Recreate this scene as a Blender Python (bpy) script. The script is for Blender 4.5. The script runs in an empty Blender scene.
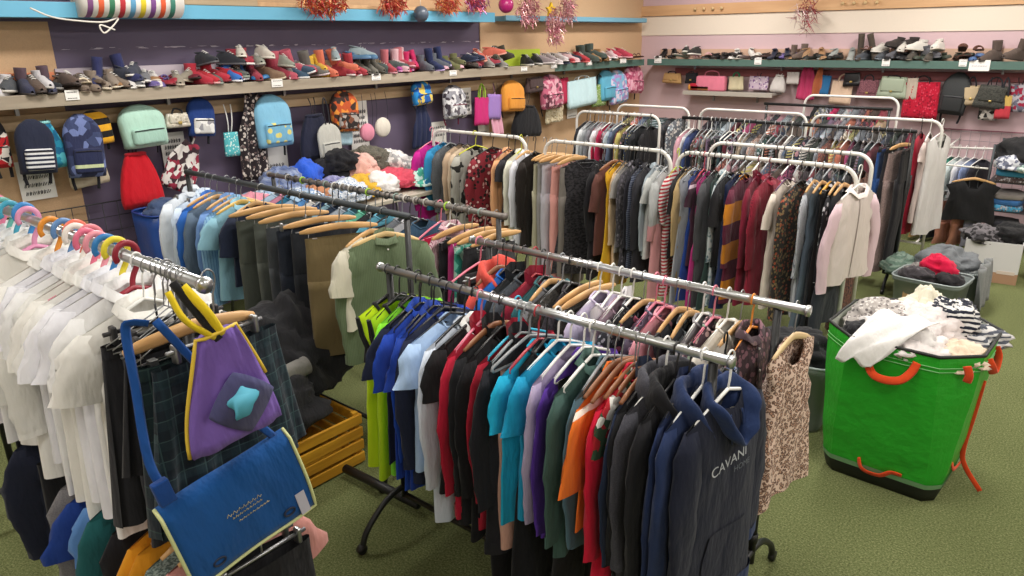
import bpy, math, random
from mathutils import Vector, Matrix, noise as mnoise
R = math.radians; PI = math.pi
scene = bpy.context.scene
COL = scene.collection
rng = random.Random(7)

# ------------------------------------------------------------------ camera numbers (room axes: X along the rails, Y to the back wall)
F = 735.0; CAMH = 2.2; PIT = R(18.77); ROLL = R(0.8); YAW = R(40)
def _w(v):
    c, s = math.cos(YAW), math.sin(YAW)
    return Vector((v[0]*c - v[1]*s, v[0]*s + v[1]*c, v[2]))
FW = _w((0, math.cos(PIT), -math.sin(PIT))); _u = _w((0, math.sin(PIT), math.cos(PIT))); _r = _w((1, 0, 0))
RT = _r*math.cos(ROLL) - _u*math.sin(ROLL); UP = _r*math.sin(ROLL) + _u*math.cos(ROLL)
def proj(X, Y, Z):
    d = Vector((X, Y, Z - CAMH)); w = d.dot(FW)
    return 512 + F*d.dot(RT)/w, 288 - F*d.dot(UP)/w
def x_on(u, Y, Z, lo=-6.5, hi=0.8):            # place along a rail measured in the photograph
    for _ in range(40):
        m = (lo + hi)/2
        if proj(m, Y, Z)[0] < u: lo = m
        else: hi = m
    return lo
def y_on(u, X, Z, lo=1.0, hi=10.4):            # place along the left wall
    for _ in range(40):
        m = (lo + hi)/2
        if proj(X, m, Z)[0] < u: lo = m
        else: hi = m
    return lo

# ------------------------------------------------------------------ materials
def lin(h):
    h = h.lstrip('#'); o = []
    for i in (0, 2, 4):
        c = int(h[i:i+2], 16)/255
        o.append(c/12.92 if c <= .04045 else ((c + .055)/1.055)**2.4)
    return (*o, 1)
def mute(h, k, dark=1.0):
    h = h.lstrip('#'); v = [int(h[i:i+2], 16) for i in (0, 2, 4)]; g = .3*v[0] + .59*v[1] + .11*v[2]
    return ''.join('%02X' % max(0, min(255, int((x + (g - x)*k)*dark))) for x in v)
_mats = {}
def base_mat(name):
    m = bpy.data.materials.new(name); m.use_nodes = True
    nt = m.node_tree; b = nt.nodes['Principled BSDF']
    return m, nt, b
def plain(h, rough=.5, metal=0, bump=0, bscale=60, spec=.5, var=0, trans=0, alpha=1):
    k = ('p', h, rough, metal, bump, bscale, spec, var, trans, alpha)
    if k in _mats: return _mats[k]
    m, nt, b = base_mat('plain_' + h)
    b.inputs['Base Color'].default_value = lin(h); b.inputs['Roughness'].default_value = rough
    b.inputs['Metallic'].default_value = metal; b.inputs['Specular IOR Level'].default_value = spec
    if trans: b.inputs['Transmission Weight'].default_value = trans
    if alpha < 1: b.inputs['Alpha'].default_value = alpha
    if bump or var:
        tc = nt.nodes.new('ShaderNodeTexCoord'); n = nt.nodes.new('ShaderNodeTexNoise')
        n.inputs['Scale'].default_value = bscale; n.inputs['Detail'].default_value = 4
        nt.links.new(tc.outputs['Object'], n.inputs['Vector'])
        if bump:
            bp = nt.nodes.new('ShaderNodeBump'); bp.inputs['Strength'].default_value = bump; bp.inputs['Distance'].default_value = .01
            nt.links.new(n.outputs['Fac'], bp.inputs['Height']); nt.links.new(bp.outputs['Normal'], b.inputs['Normal'])
        if var:
            mx = nt.nodes.new('ShaderNodeMix'); mx.data_type = 'RGBA'; c = lin(h)
            mx.inputs['A'].default_value = tuple(x*(1 - var) for x in c[:3]) + (1,)
            mx.inputs['B'].default_value = tuple(min(1, x*(1 + var)) for x in c[:3]) + (1,)
            nt.links.new(n.outputs['Fac'], mx.inputs['Factor']); nt.links.new(mx.outputs['Result'], b.inputs['Base Color'])
    _mats[k] = m
    return m
def fab(h, pat='', h2='', sc=1.0, h3=''):
    """woven cloth: colour or printed pattern, weave and soft creases in the bump"""
    k = ('f', h, pat, h2, sc, h3)
    if k in _mats: return _mats[k]
    m, nt, b = base_mat('cloth_' + h + pat); N = nt.nodes.new; L = nt.links.new
    b.inputs['Roughness'].default_value = .88; b.inputs['Specular IOR Level'].default_value = .2
    b.inputs['Sheen Weight'].default_value = .08; b.inputs['Sheen Roughness'].default_value = .6
    tc = N('ShaderNodeTexCoord')
    def mapped(s):
        mp = N('ShaderNodeMapping'); mp.inputs['Scale'].default_value = s
        L(tc.outputs['Object'], mp.inputs['Vector']); return mp.outputs['Vector']
    def mix(fac, a, bb):
        mx = N('ShaderNodeMix'); mx.data_type = 'RGBA'
        if fac is not None: L(fac, mx.inputs['Factor'])
        for s, v in (('A', a), ('B', bb)):
            if isinstance(v, tuple): mx.inputs[s].default_value = v
            else: L(v, mx.inputs[s])
        return mx.outputs['Result']
    def math_(op, a, v=None, c=None):
        q = N('ShaderNodeMath'); q.operation = op
        for i, z in enumerate((a, v, c)):
            if z is None: continue
            if isinstance(z, (int, float)): q.inputs[i].default_value = z
            else: L(z, q.inputs[i])
        return q.outputs[0]
    c1 = lin(h); c2 = lin(h2) if h2 else c1; c3 = lin(h3) if h3 else c2
    col = c1
    if pat in ('stripe', 'vstripe', 'plaid', 'half', 'block', 'band'):
        sx = N('ShaderNodeSeparateXYZ'); L(tc.outputs['Object'], sx.inputs[0])
        def wave(ax, s, th):
            f = math_('FRACT', math_('MULTIPLY', sx.outputs[ax], s))
            return math_('GREATER_THAN', f, th)
        if pat == 'stripe': col = mix(wave('Z', 38/sc, .5), c1, c2)
        if pat == 'vstripe': col = mix(wave('Y', 60/sc, .72), c1, c2)
        if pat == 'half': col = mix(math_('LESS_THAN', sx.outputs['Z'], -sc), c1, c2)
        if pat == 'band':
            a = math_('LESS_THAN', math_('ABSOLUTE', math_('ADD', sx.outputs['Z'], sc)), .012); col = mix(a, c1, c2)
        if pat == 'block':
            col = mix(wave('Z', 3.6, .5), c1, c2)
        if pat == 'plaid':
            a = wave('Z', 16/sc, .5); bq = wave('Y', 16/sc, .5)
            s_ = math_('MULTIPLY', math_('ADD', a, bq), .5)
            col = mix(s_, c1, c2)
            l1 = wave('Z', 16/sc, .94); l2 = wave('Y', 16/sc, .94)
            col = mix(math_('MULTIPLY', math_('MAXIMUM', l1, l2), .6), col, c3)
    elif pat in ('leopard', 'floral', 'dots', 'print', 'cow'):
        v = N('ShaderNodeTexVoronoi'); v.inputs['Scale'].default_value = {'leopard': 62, 'floral': 34, 'dots': 45, 'print': 22, 'cow': 14}[pat]/sc
        L(mapped((1, 1, 1)), v.inputs['Vector'])
        d = v.outputs['Distance']
        if pat == 'leopard':
            a = math_('LESS_THAN', math_('ABSOLUTE', math_('SUBTRACT', d, .42)), .13)
            a2 = math_('LESS_THAN', d, .26)
            col = mix(a, c1, c2); col = mix(a2, col, c3)
        elif pat == 'floral':
            s_ = N('ShaderNodeSeparateColor'); L(v.outputs['Color'], s_.inputs[0])
            f1 = math_('MULTIPLY', math_('LESS_THAN', d, .5), math_('GREATER_THAN', s_.outputs[0], .45))
            f2 = math_('MULTIPLY', math_('LESS_THAN', d, .45), math_('LESS_THAN', s_.outputs[1], .3))
            col = mix(f2, mix(f1, c1, c2), c3)
        elif pat == 'dots': col = mix(math_('LESS_THAN', d, .33), c1, c2)
        elif pat == 'cow':
            n0 = N('ShaderNodeTexNoise'); n0.inputs['Scale'].default_value = 16/sc; n0.inputs['Detail'].default_value = 1; L(mapped((1, 1, 1)), n0.inputs['Vector'])
            col = mix(math_('GREATER_THAN', n0.outputs['Fac'], .56), c1, c2)
        else:
            s_ = N('ShaderNodeSeparateColor'); L(v.outputs['Color'], s_.inputs[0])
            col = mix(math_('GREATER_THAN', s_.outputs[2], .72), mix(math_('GREATER_THAN', s_.outputs[0], .5), c1, c2), c3)
    elif pat in ('tweed', 'marl'):
        n0 = N('ShaderNodeTexNoise'); n0.inputs['Scale'].default_value = (70 if pat == 'tweed' else 240)/sc; n0.inputs['Detail'].default_value = 3
        L(mapped((1, 1, 1.6)), n0.inputs['Vector'])
        r = N('ShaderNodeValToRGB'); r.color_ramp.elements[0].position = .42; r.color_ramp.elements[1].position = .6
        L(n0.outputs['Fac'], r.inputs[0]); col = mix(r.outputs['Color'], c1, c2)
    # wear: slight unevenness of the dye
    n1 = N('ShaderNodeTexNoise'); n1.inputs['Scale'].default_value = 9; n1.inputs['Detail'].default_value = 3; L(mapped((1, 1, .5)), n1.inputs['Vector'])
    hs = N('ShaderNodeHueSaturation'); 
    mr = N('ShaderNodeMapRange'); mr.inputs['To Min'].default_value = .86; mr.inputs['To Max'].default_value = 1.12
    L(n1.outputs['Fac'], mr.inputs['Value']); L(mr.outputs['Result'], hs.inputs['Value'])
    if isinstance(col, tuple): hs.inputs['Color'].default_value = col
    else: L(col, hs.inputs['Color'])
    L(hs.outputs['Color'], b.inputs['Base Color'])
    n2 = N('ShaderNodeTexNoise'); n2.inputs['Scale'].default_value = 16; n2.inputs['Detail'].default_value = 3; L(mapped((1, 1, .35)), n2.inputs['Vector'])
    n3 = N('ShaderNodeTexNoise'); n3.inputs['Scale'].default_value = 420; L(mapped((1, 1, 1)), n3.inputs['Vector'])
    b1 = N('ShaderNodeBump'); b1.inputs['Strength'].default_value = .8; b1.inputs['Distance'].default_value = .02; L(n2.outputs['Fac'], b1.inputs['Height'])
    b2 = N('ShaderNodeBump'); b2.inputs['Strength'].default_value = .25; b2.inputs['Distance'].default_value = .002
    L(n3.outputs['Fac'], b2.inputs['Height']); L(b1.outputs['Normal'], b2.inputs['Normal']); L(b2.outputs['Normal'], b.inputs['Normal'])
    _mats[k] = m
    return m
def wood(h, h2, sc=1.0, rough=.55, ax=1):
    k = ('w', h, h2, sc, rough, ax)
    if k in _mats: return _mats[k]
    m, nt, b = base_mat('wood_' + h); N = nt.nodes.new; L = nt.links.new
    tc = N('ShaderNodeTexCoord'); mp = N('ShaderNodeMapping'); s = [30*sc]*3; s[ax] = 3*sc; mp.inputs['Scale'].default_value = s
    n = N('ShaderNodeTexNoise'); n.inputs['Scale'].default_value = 1; n.inputs['Detail'].default_value = 5
    L(tc.outputs['Object'], mp.inputs['Vector']); L(mp.outputs['Vector'], n.inputs['Vector'])
    r = N('ShaderNodeValToRGB'); r.color_ramp.elements[0].color = lin(h2); r.color_ramp.elements[1].color = lin(h)
    r.color_ramp.elements[0].position = .3; r.color_ramp.elements[1].position = .65
    L(n.outputs['Fac'], r.inputs[0]); L(r.outputs['Color'], b.inputs['Base Color']); b.inputs['Roughness'].default_value = rough
    bp = N('ShaderNodeBump'); bp.inputs['Strength'].default_value = .15; bp.inputs['Distance'].default_value = .004
    L(n.outputs['Fac'], bp.inputs['Height']); L(bp.outputs['Normal'], b.inputs['Normal'])
    _mats[k] = m
    return m
CHROME = plain('C4C6C8', .28, .9); STEEL = plain('9A9C9E', .35, .9); BLACKM = plain('17181A', .45); DGREY = plain('3B4044', .5, .3)
WHITEM = plain('E4E2DC', .4); HWOOD = wood('DAB07C', 'BE9058', 1.0, .4, 1); PALEWOOD = wood('D8BD90', 'BFA070', 1, .5, 1)

# ------------------------------------------------------------------ mesh helpers
class MB:
    def __init__(s): s.v = []; s.f = []
    def loft(s, rings, cap0=False, cap1=False, closed=True):
        b = len(s.v); n = len(rings[0])
        for r in rings: s.v.extend(r)
        for i in range(len(rings) - 1):
            for j in range(n if closed else n - 1):
                k = (j + 1) % n
                s.f.append((b + i*n + j, b + i*n + k, b + (i + 1)*n + k, b + (i + 1)*n + j))
        if cap0: s.f.append(tuple(b + j for j in reversed(range(n))))
        if cap1: s.f.append(tuple(b + (len(rings) - 1)*n + j for j in range(n)))
        return s
    def tube(s, path, rad, n=8, cap=True, flat=1.0, loop=False):
        P = [Vector(p) for p in path]; rings = []; up = None; m = len(P)
        for i, p in enumerate(P):
            if loop: t = P[(i + 1) % m] - P[i - 1]
            else: t = P[min(i + 1, m - 1)] - P[max(i - 1, 0)]
            if t.length < 1e-9: t = Vector((0, 0, 1))
            t.normalize()
            if up is None:
                up = Vector((0, 0, 1)) if abs(t.z) < .9 else Vector((1, 0, 0))
            a = t.cross(up)
            if a.length < 1e-6: a = t.orthogonal()
            a.normalize(); c = a.cross(t).normalized(); up = c
            r = rad[i] if isinstance(rad, (list, tuple)) else rad
            rings.append([p + a*(r*math.cos(2*PI*j/n)) + c*(r*flat*math.sin(2*PI*j/n)) for j in range(n)])
        if loop: rings.append(list(rings[0])); cap = False
        return s.loft(rings, cap, cap)
    def box(s, lo, hi, M=None):
        b = len(s.v)
        for z in (lo[2], hi[2]):
            for x, y in ((lo[0], lo[1]), (hi[0], lo[1]), (hi[0], hi[1]), (lo[0], hi[1])):
                p = Vector((x, y, z)); s.v.append(M @ p if M else p)
        for q in ((3, 2, 1, 0), (4, 5, 6, 7), (0, 1, 5, 4), (1, 2, 6, 5), (2, 3, 7, 6), (3, 0, 4, 7)):
            s.f.append(tuple(b + i for i in q))
        return s
    def rbox(s, c, sz, r=.02, n=5, p=6.0):
        """rounded block"""
        hx, hy, hz = sz[0]/2, sz[1]/2, sz[2]/2; rings = []; r = min(r, hx*.99, hy*.99, hz*.99)
        for side in (-1, 1):
            for i in range(n + 1):
                a = (PI/2)*(i/n if side < 0 else 1 - i/n)
                ins = r*(1 - math.sin(a)); z = side*(hz - r + r*math.cos(a)); ring = []
                for qx, qy, a0 in ((1, 1, 0), (-1, 1, PI/2), (-1, -1, PI), (1, -1, 3*PI/2)):
                    for k in range(4):
                        t = a0 + (PI/2)*k/3; rr = max(r - ins, 1e-4)
                        ring.append(Vector((c[0] + qx*(hx - r) + rr*math.cos(t), c[1] + qy*(hy - r) + rr*math.sin(t), c[2] + z)))
                rings.append(ring)
        return s.loft(rings, True, True)
    def disc(s, c, r, n=16, nrm='z'):
        b = len(s.v)
        for j in range(n):
            a = 2*PI*j/n; u, w = r*math.cos(a), r*math.sin(a)
            s.v.append(Vector(c) + (Vector((u, w, 0)) if nrm == 'z' else Vector((0, u, w))))
        s.f.append(tuple(range(b, b + n))); return s
    def xform(s, M):
        s.v = [M @ Vector(p) for p in s.v]; return s
    def mesh(s, name, mat, smooth=True):
        me = bpy.data.meshes.new(name); me.from_pydata([tuple(p) for p in s.v], [], s.f)
        if mat: me.materials.append(mat)
        if smooth: me.polygons.foreach_set('use_smooth', [True]*len(me.polygons))
        me.update(); return me
    def obj(s, name, mat, parent=None, smooth=True, thick=0, bevel=0, loc=None):
        o = bpy.data.objects.new(name, s.mesh(name, mat, smooth)); COL.objects.link(o)
        if parent: o.parent = parent
        if loc: o.location = loc
        if thick:
            q = o.modifiers.new('s', 'SOLIDIFY'); q.thickness = thick; q.offset = 0
        if bevel:
            q = o.modifiers.new('b', 'BEVEL'); q.width = bevel; q.segments = 2; q.limit_method = 'ANGLE'
        return o
def thing(name, label, cat, loc=(0, 0, 0), rz=0, group=None):
    o = bpy.data.objects.new(name, None); COL.objects.link(o); o.location = loc; o.rotation_euler = (0, 0, rz); o.empty_display_size = .05
    return tag(o, label, cat, group)
def tag(o, label, cat, group=None):
    o['label'] = label; o['category'] = cat
    if group: o['group'] = group
    return o
def struct(name, mb, mat, bevel=0, parent=None, smooth=False):
    o = mb.obj(name, mat, parent, smooth, bevel=bevel)
    if not parent: o['kind'] = 'structure'
    return o
def dup(root, loc=None, rz=None):
    r = root.copy(); COL.objects.link(r)
    if loc is not None: r.location = loc
    if rz is not None: r.rotation_euler = (0, 0, rz) if not isinstance(rz, tuple) else rz
    for ch in list(root.children):
        c = ch.copy(); COL.objects.link(c); c.parent = r
        for g in list(ch.children):
            d = g.copy(); COL.objects.link(d); d.parent = c
    return r
def smooth_path(pts, n=8):
    """Catmull-Rom through the points"""
    P = [Vector(p) for p in pts]; P = [P[0]*2 - P[1]] + P + [P[-1]*2 - P[-2]]; out = []
    for i in range(1, len(P) - 2):
        for k in range(n):
            t = k/n; a, b, c, d = P[i-1], P[i], P[i+1], P[i+2]
            out.append(.5*((2*b) + (c - a)*t + (2*a - 5*b + 4*c - d)*t*t + (3*b - a - 3*c + d)*t**3))
    out.append(P[-2]); return out

exec_parts = []
# ------------------------------------------------------------------ rails
def post_rail(label, x0, x1, y, z, mat_bar, mat_post, inset=.05, group=None, end_ring=True):
    t = thing('clothes_rail', label, 'clothes rail', ((x0 + x1)/2, y, 0), 0, group); h = (x1 - x0)/2
    MB().tube([(-h, 0, z), (h, 0, z)], .0165, 14).obj('rail_bar', mat_bar, t)
    for s in (-1, 1):
        p = MB().tube([(s*(h - inset), 0, z - .017), (s*(h - inset), 0, .16)], .015, 12).obj('post', mat_post, t)
        MB().tube([(s*(h - inset), 0, .3), (s*(h - inset), 0, .26)], .02, 10).obj('collar', mat_post, p)
        MB().tube(smooth_path([(s*(h - inset), -.27, .02), (s*(h - inset), -.235, .1), (s*(h - inset), -.12, .19), (s*(h - inset), 0, .215), (s*(h - inset), .12, .19), (s*(h - inset), .235, .1), (s*(h - inset), .27, .02)]), .014, 10).obj('foot', mat_post, t)
        if end_ring: MB().tube([(s*h, 0, z), (s*(h + .012), 0, z)], .021, 14).obj('end_cap', mat_bar, t)
        for q in (-1, 1):
            c = MB().tube([(s*(h - inset) - .012, q*.272, .024), (s*(h - inset) + .012, q*.272, .024)], .024, 14).obj('castor', BLACKM, t)
    MB().tube([(-h + inset, 0, .17), (h - inset, 0, .17)], .013, 10).obj('base_bar', mat_post, t)
    return t
def arch_rail(label, x0, x1, y, z, mat, group=None, r=.11, mid=False):
    t = thing('clothes_rail', label, 'clothes rail', ((x0 + x1)/2, y, 0), 0, group); h = (x1 - x0)/2
    pts = [(-h, 0, .03), (-h, 0, z - r)]
    for k in range(1, 8):
        a = PI/2*k/8; pts.append((-h + r - r*math.cos(a), 0, z - r + r*math.sin(a)))
    pts += [(-h + r, 0, z), (h - r, 0, z)]
    for k in range(1, 8):
        a = PI/2*k/8; pts.append((h - r + r*math.sin(a), 0, z - r + r*math.cos(a)))
    pts += [(h, 0, z - r), (h, 0, .03)]
    MB().tube(pts, .0145, 12).obj('tube_frame', mat, t)
    for s in (-1, 1):
        MB().tube([(s*h, -.24, .02), (s*h, .24, .02)], .014, 10).obj('foot', mat, t)
        for q in (-1, 1): MB().tube([(s*h, q*.24, .02), (s*h, q*.255, .02)], .018, 10).obj('foot_cap', BLACKM, t)
    MB().tube([(-h, 0, .2), (h, 0, .2)], .011, 10).obj('lower_bar', mat, t)
    return t

# ------------------------------------------------------------------ hangers
HOOK = smooth_path([(0, 0, -.072), (0, .004, -.05), (0, .017, -.026), (0, .0235, 0), (0, .0165, .0165), (0, 0, .0235), (0, -.0165, .0165), (0, -.0235, 0), (0, -.02, -.012)], 4)
_hproto = {}
def boomerang(hw, z0, z1, hgt, th, n=11):
    rings = []
    for i in range(n):
        y = -hw + 2*hw*i/(n - 1); a = abs(y)/hw; z = z0 + (z1 - z0)*(a**1.25); hh = hgt*(1 - .35*a**3)/2
        if a > .99: hh *= .6
        rings.append([Vector((th/2*math.cos(q)*1.0, y, z + hh*math.sin(q))) for q in [2*PI*k/10 for k in range(10)]])
    return MB().loft(rings, True, True)
def hanger_meshes(kind, color):
    k = (kind, color)
    if k in _hproto: return _hproto[k]
    L = []
    wire = STEEL
    if kind == 'plastic':
        m = plain(color, .35)
        L.append(('hook', MB().tube(HOOK, .0035, 6).mesh('hook', m)))
        L.append(('arms', MB().tube([(0, -.185, -.15), (0, -.195, -.142), (0, -.19, -.132), (0, -.09, -.096), (0, 0, -.07), (0, .09, -.096), (0, .19, -.132), (0, .195, -.142), (0, .185, -.15)], .006, 7).mesh('arms', m)))
        L.append(('bar', MB().tube([(0, -.185, -.15), (0, .185, -.15)], .005, 6).mesh('bar', m)))
    elif kind == 'fat':
        m = plain(color, .35)
        hk = [Vector((p.x, p.y*1.5, p.z*1.35 + .004)) for p in HOOK]
        L.append(('hook', MB().tube(hk, .0095, 8, flat=.55).mesh('hook', m)))
        L.append(('arms', MB().tube([(0, -.15, -.16), (0, -.155, -.15), (0, -.15, -.14), (0, -.06, -.108), (0, 0, -.09), (0, .06, -.108), (0, .15, -.14), (0, .155, -.15), (0, .15, -.16)], .008, 8).mesh('arms', m)))
        L.append(('bar', MB().tube([(0, -.15, -.16), (0, .15, -.16)], .006, 6).mesh('bar', m)))
    elif kind in ('wood', 'woodclip'):
        L.append(('hook', MB().tube(HOOK, .0024, 6).mesh('hook', wire)))
        if kind == 'wood': L.append(('arms', boomerang(.2, -.078, -.125, .03, .014).mesh('arms', plain(color, .4) if color else HWOOD)))
        else:
            L.append(('arms', boomerang(.205, -.088, -.105, .038, .016).mesh('arms', plain(color, .4) if color else HWOOD)))
            L.append(('wire_bar', MB().tube([(0, -.16, -.12), (0, -.165, -.15), (0, .165, -.15), (0, .16, -.12)], .0018, 5).mesh('wire_bar', wire)))
            for s in (-1, 1):
                L.append(('clip', MB().box((-.011, s*.13 - .012, -.185), (.011, s*.13 + .012, -.142)).mesh('clip', wire, False)))
    elif kind == 'clip':
        m = plain(color, .4) if color else wire
        L.append(('hook', MB().tube(HOOK, .0024, 6).mesh('hook', wire)))
        L.append(('bar', MB().tube([(0, -.17, -.115), (0, .17, -.115)], .006, 7).tube([(0, 0, -.07), (0, 0, -.115)], .004, 6).mesh('bar', m)))
        for s in (-1, 1):
            c = MB().rbox((0, s*.14, -.122), (.026, .018, .05), .006)
            L.append(('clip', c.mesh('clip', m)))
    elif kind == 'wire':
        L.append(('hook', MB().tube(HOOK, .002, 6).mesh('hook', wire)))
        L.append(('arms', MB().tube([(0, 0, -.07), (0, .19, -.14), (0, .19, -.15), (0, -.19, -.15), (0, -.19, -.14), (0, 0, -.07)], .002, 5).mesh('arms', wire)))
    if kind != 'fat':                      # neck of the hook between rail and arms
        for _, me in L:
            for v in me.vertices:
                if v.co.z < -.045: v.co.z -= .034
            me.update()
    _hproto[k] = L
    return L
HCAT = {'plastic': 'plastic hanger', 'fat': 'plastic hanger', 'wood': 'wooden hanger', 'woodclip': 'wooden clip hanger', 'clip': 'clip hanger', 'wire': 'wire hanger'}
def hanger(kind, color, loc, rz, label, group=None, wide=1):
    t = thing('coat_hanger', label, 'hanger', loc, rz, group)
    for n, me in hanger_meshes(kind, color):
        o = bpy.data.objects.new(n, me); COL.objects.link(o); o.parent = t
    t.scale = (1, wide, 1)
    return t

# ------------------------------------------------------------------ garments (front faces +X, width along Y, hung below the rail)
NAMES = {'tee': 't_shirt', 'long': 'long_sleeved_top', 'polo': 'polo_shirt', 'shirt': 'shirt', 'sshirt': 'shirt', 'hoodie': 'hoodie', 'jacket': 'jacket',
         'vest': 'vest_top', 'hivis': 'safety_vest', 'cami': 'camisole', 'dress': 'dress', 'gown': 'dress', 'knit': 'jumper', 'cardigan': 'cardigan', 'skirt': 'skirt', 'trousers': 'trousers',
         'folded': 'trousers', 'shorts': 'shorts', 'blouse': 'blouse', 'tunic': 'tunic'}
CATS = {'t_shirt': 't-shirt', 'long_sleeved_top': 'top', 'polo_shirt': 'polo shirt', 'vest_top': 'vest', 'safety_vest': 'vest'}
def sgnp(a, p): return math.copysign(abs(a)**p, a)
class Cut: pass
def body_mesh(w, L, t, seed, slope=.3, nw=.07, nd=.06, flare=1.0, amp=.009, n=40, m=13, zs=-.074, hemwave=.012, armpit=.88, deepback=.25):
    r = random.Random(seed); mb = MB(); rings = []
    k1, k2, k3 = r.uniform(16, 30), r.uniform(34, 55), r.uniform(20, 38); p1, p2, p3, p4 = [r.uniform(0, 6.28) for _ in range(4)]; dr = r.uniform(-2.5, 2.5)
    def pt(th, v):
        cy, sx = math.cos(th), math.sin(th)
        hw = w/2*((1 - (1 - armpit)*min(1, v/.22)) if v < .22 else armpit + (flare - armpit)*(v - .22)/.78)
        y = hw*sgnp(cy, .85)
        T = t*(.14 + .86*min(1, v*5)**.6)
        x = T/2*sgnp(sx, .7)
        y0 = w/2*sgnp(cy, .85); zt = zs - slope*abs(y0)
        if abs(y0) < nw and nw > 0:
            q = 1 - (y0/nw)**2
            zt -= nd*q*(1.0 if sx > 0 else deepback); x += math.copysign(.02*q*max(0, 1 - 5*v), sx)
        zb = zs - L + hemwave*math.sin(k1*.6*y + p4)
        z = zt*(1 - v) + zb*v
        g = v**.7
        fa = 1 - 2*abs(math.sin(.5*k1*y + p1 + dr*v + .6*math.sin(3*v + p2)))**.8
        x += amp*g*(fa + .45*math.sin(k2*y + p2 - dr*v)) + sx*amp*.7*g*math.sin(k3*y + p3 + v*2)
        x += amp*.8*math.exp(-((abs(y) - w*.36)/.05)**2)*math.sin(26*v + p4 + y*30)*min(1, v*6)*(1 - v)      # creases below the arms
        return Vector((x, y, z))
    vs = [((i/m)**1.2) for i in range(m + 1)]
    for v in vs: rings.append([pt(2*PI*j/n, v) for j in range(n)])
    mb.loft(rings)
    c = Cut(); c.mb = mb; c.pt = pt; c.n = n; c.neck = [pt(2*PI*j/n, 0) for j in range(n) if abs(math.cos(2*PI*j/n))**.85*w/2 <= nw*1.02]
    c.tip = zs - slope*w/2; c.w = w; c.t = t; c.zs = zs; c.L = L; c.rings = rings
    def front(y, z):
        best = None
        hw = w/2*armpit
        cy = max(-.98, min(.98, y/hw)); th = math.acos(sgnp(cy, 1/.85)); a, b2 = 0.0, 1.0
        for _ in range(24):
            mm = (a + b2)/2
            if pt(th, mm).z > z: a = mm
            else: b2 = mm
        return pt(th, a).x
    c.front = front
    return c
def sleeve_mesh(c, s, length, seed, r0=.07, r1=.045, out=.05, tee=False, n=14):
    r = random.Random(seed + s*17 + 3); w = c.w; th = c.t*.34; ztip = c.tip; mb = MB(); rings = []
    y0 = s*(w/2 - .035); m = 5 if tee else 11
    bend = r.uniform(-.012, .018); ph = r.uniform(0, 6)
    if tee:
        ax = Vector((r.uniform(-.01, .01), s*r.uniform(.035, .07), -length)); 
    for i in range(m + 1):
        v = i/m
        if tee: p = Vector((0, y0, ztip - .03)) + ax*v
        else: p = Vector((bend*math.sin(v*PI), y0 + s*(out*min(1, v*2.2) - .02*max(0, v - .5)), ztip - .03 - length*v))
        ry = r0 + (r1 - r0)*v; rx = th*(1 - .15*v)
        if i == 0: ry *= .5; rx *= .4; p.z += .026
        ring = []
        for j in range(n):
            a = 2*PI*j/n; f = 1 + .14*math.sin(3*a + ph + v*5) + .09*(1 - 2*abs(math.sin(v*11 + a + ph)))
            d = Vector((rx*math.sin(a)*f, ry*math.cos(a)*f, 0))
            if tee: d.z = s*.35*d.y*-1*-.6
            ring.append(p + d)
        rings.append(ring)
    mb.loft(rings, True, False)
    return mb, rings[-1], rings
def neckband(c, hgt, out=.004, drop=0, r=None):
    """ring of cloth standing along the neck opening"""
    P = c.neck; 
    ctr = sum((p for p in P), Vector())/len(P)
    up = []; dn = []
    for p in P:
        d = Vector((p.x - ctr.x, p.y - ctr.y, 0)); d = d.normalized() if d.length > 1e-6 else Vector()
        dn.append(p + d*.004 + Vector((0, 0, -.006 - drop))); up.append(p + d*out + Vector((0, 0, hgt)))
    return dn, up
def hood_mesh(c, seed, size=1.0):
    """a hood lying folded round the neck: one thick loop of cloth, bunched behind and drooping to a V in front"""
    z = c.zs; f = lambda y, zz: c.front(y, zz)
    pts = [(-.055*size, 0, z - .035), (-.045*size, .06*size, z - .03), (-.01, .095*size, z - .045), (.035, .085*size, z - .085*size), (f(.05, z - .15*size) + .02, .05*size, z - .15*size), (f(0, z - .19*size) + .02, 0, z - .195*size)]
    pts += [(p[0], -p[1], p[2]) for p in reversed(pts[1:-1])]
    pts = pts + pts[:3]; P = smooth_path(pts, 5); P = P[5:5 + 50]
    m = len(P); rad = []
    for k, p in enumerate(P):
        back = max(0, min(1, (p.z - (z - .195*size))/(.165*size))); rad.append(size*(.011 + .011*back)*(1 + .08*math.sin(k*.8 + seed)))
    mb = MB(); mb.tube(P, rad, 16, flat=2.7, loop=True)
    for k, v in enumerate(mb.v): mb.v[k] = v + Vector((.004*math.sin(v.z*60 + v.y*50), .003*math.sin(v.z*70 + v.x*40), 0))
    return mb
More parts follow.
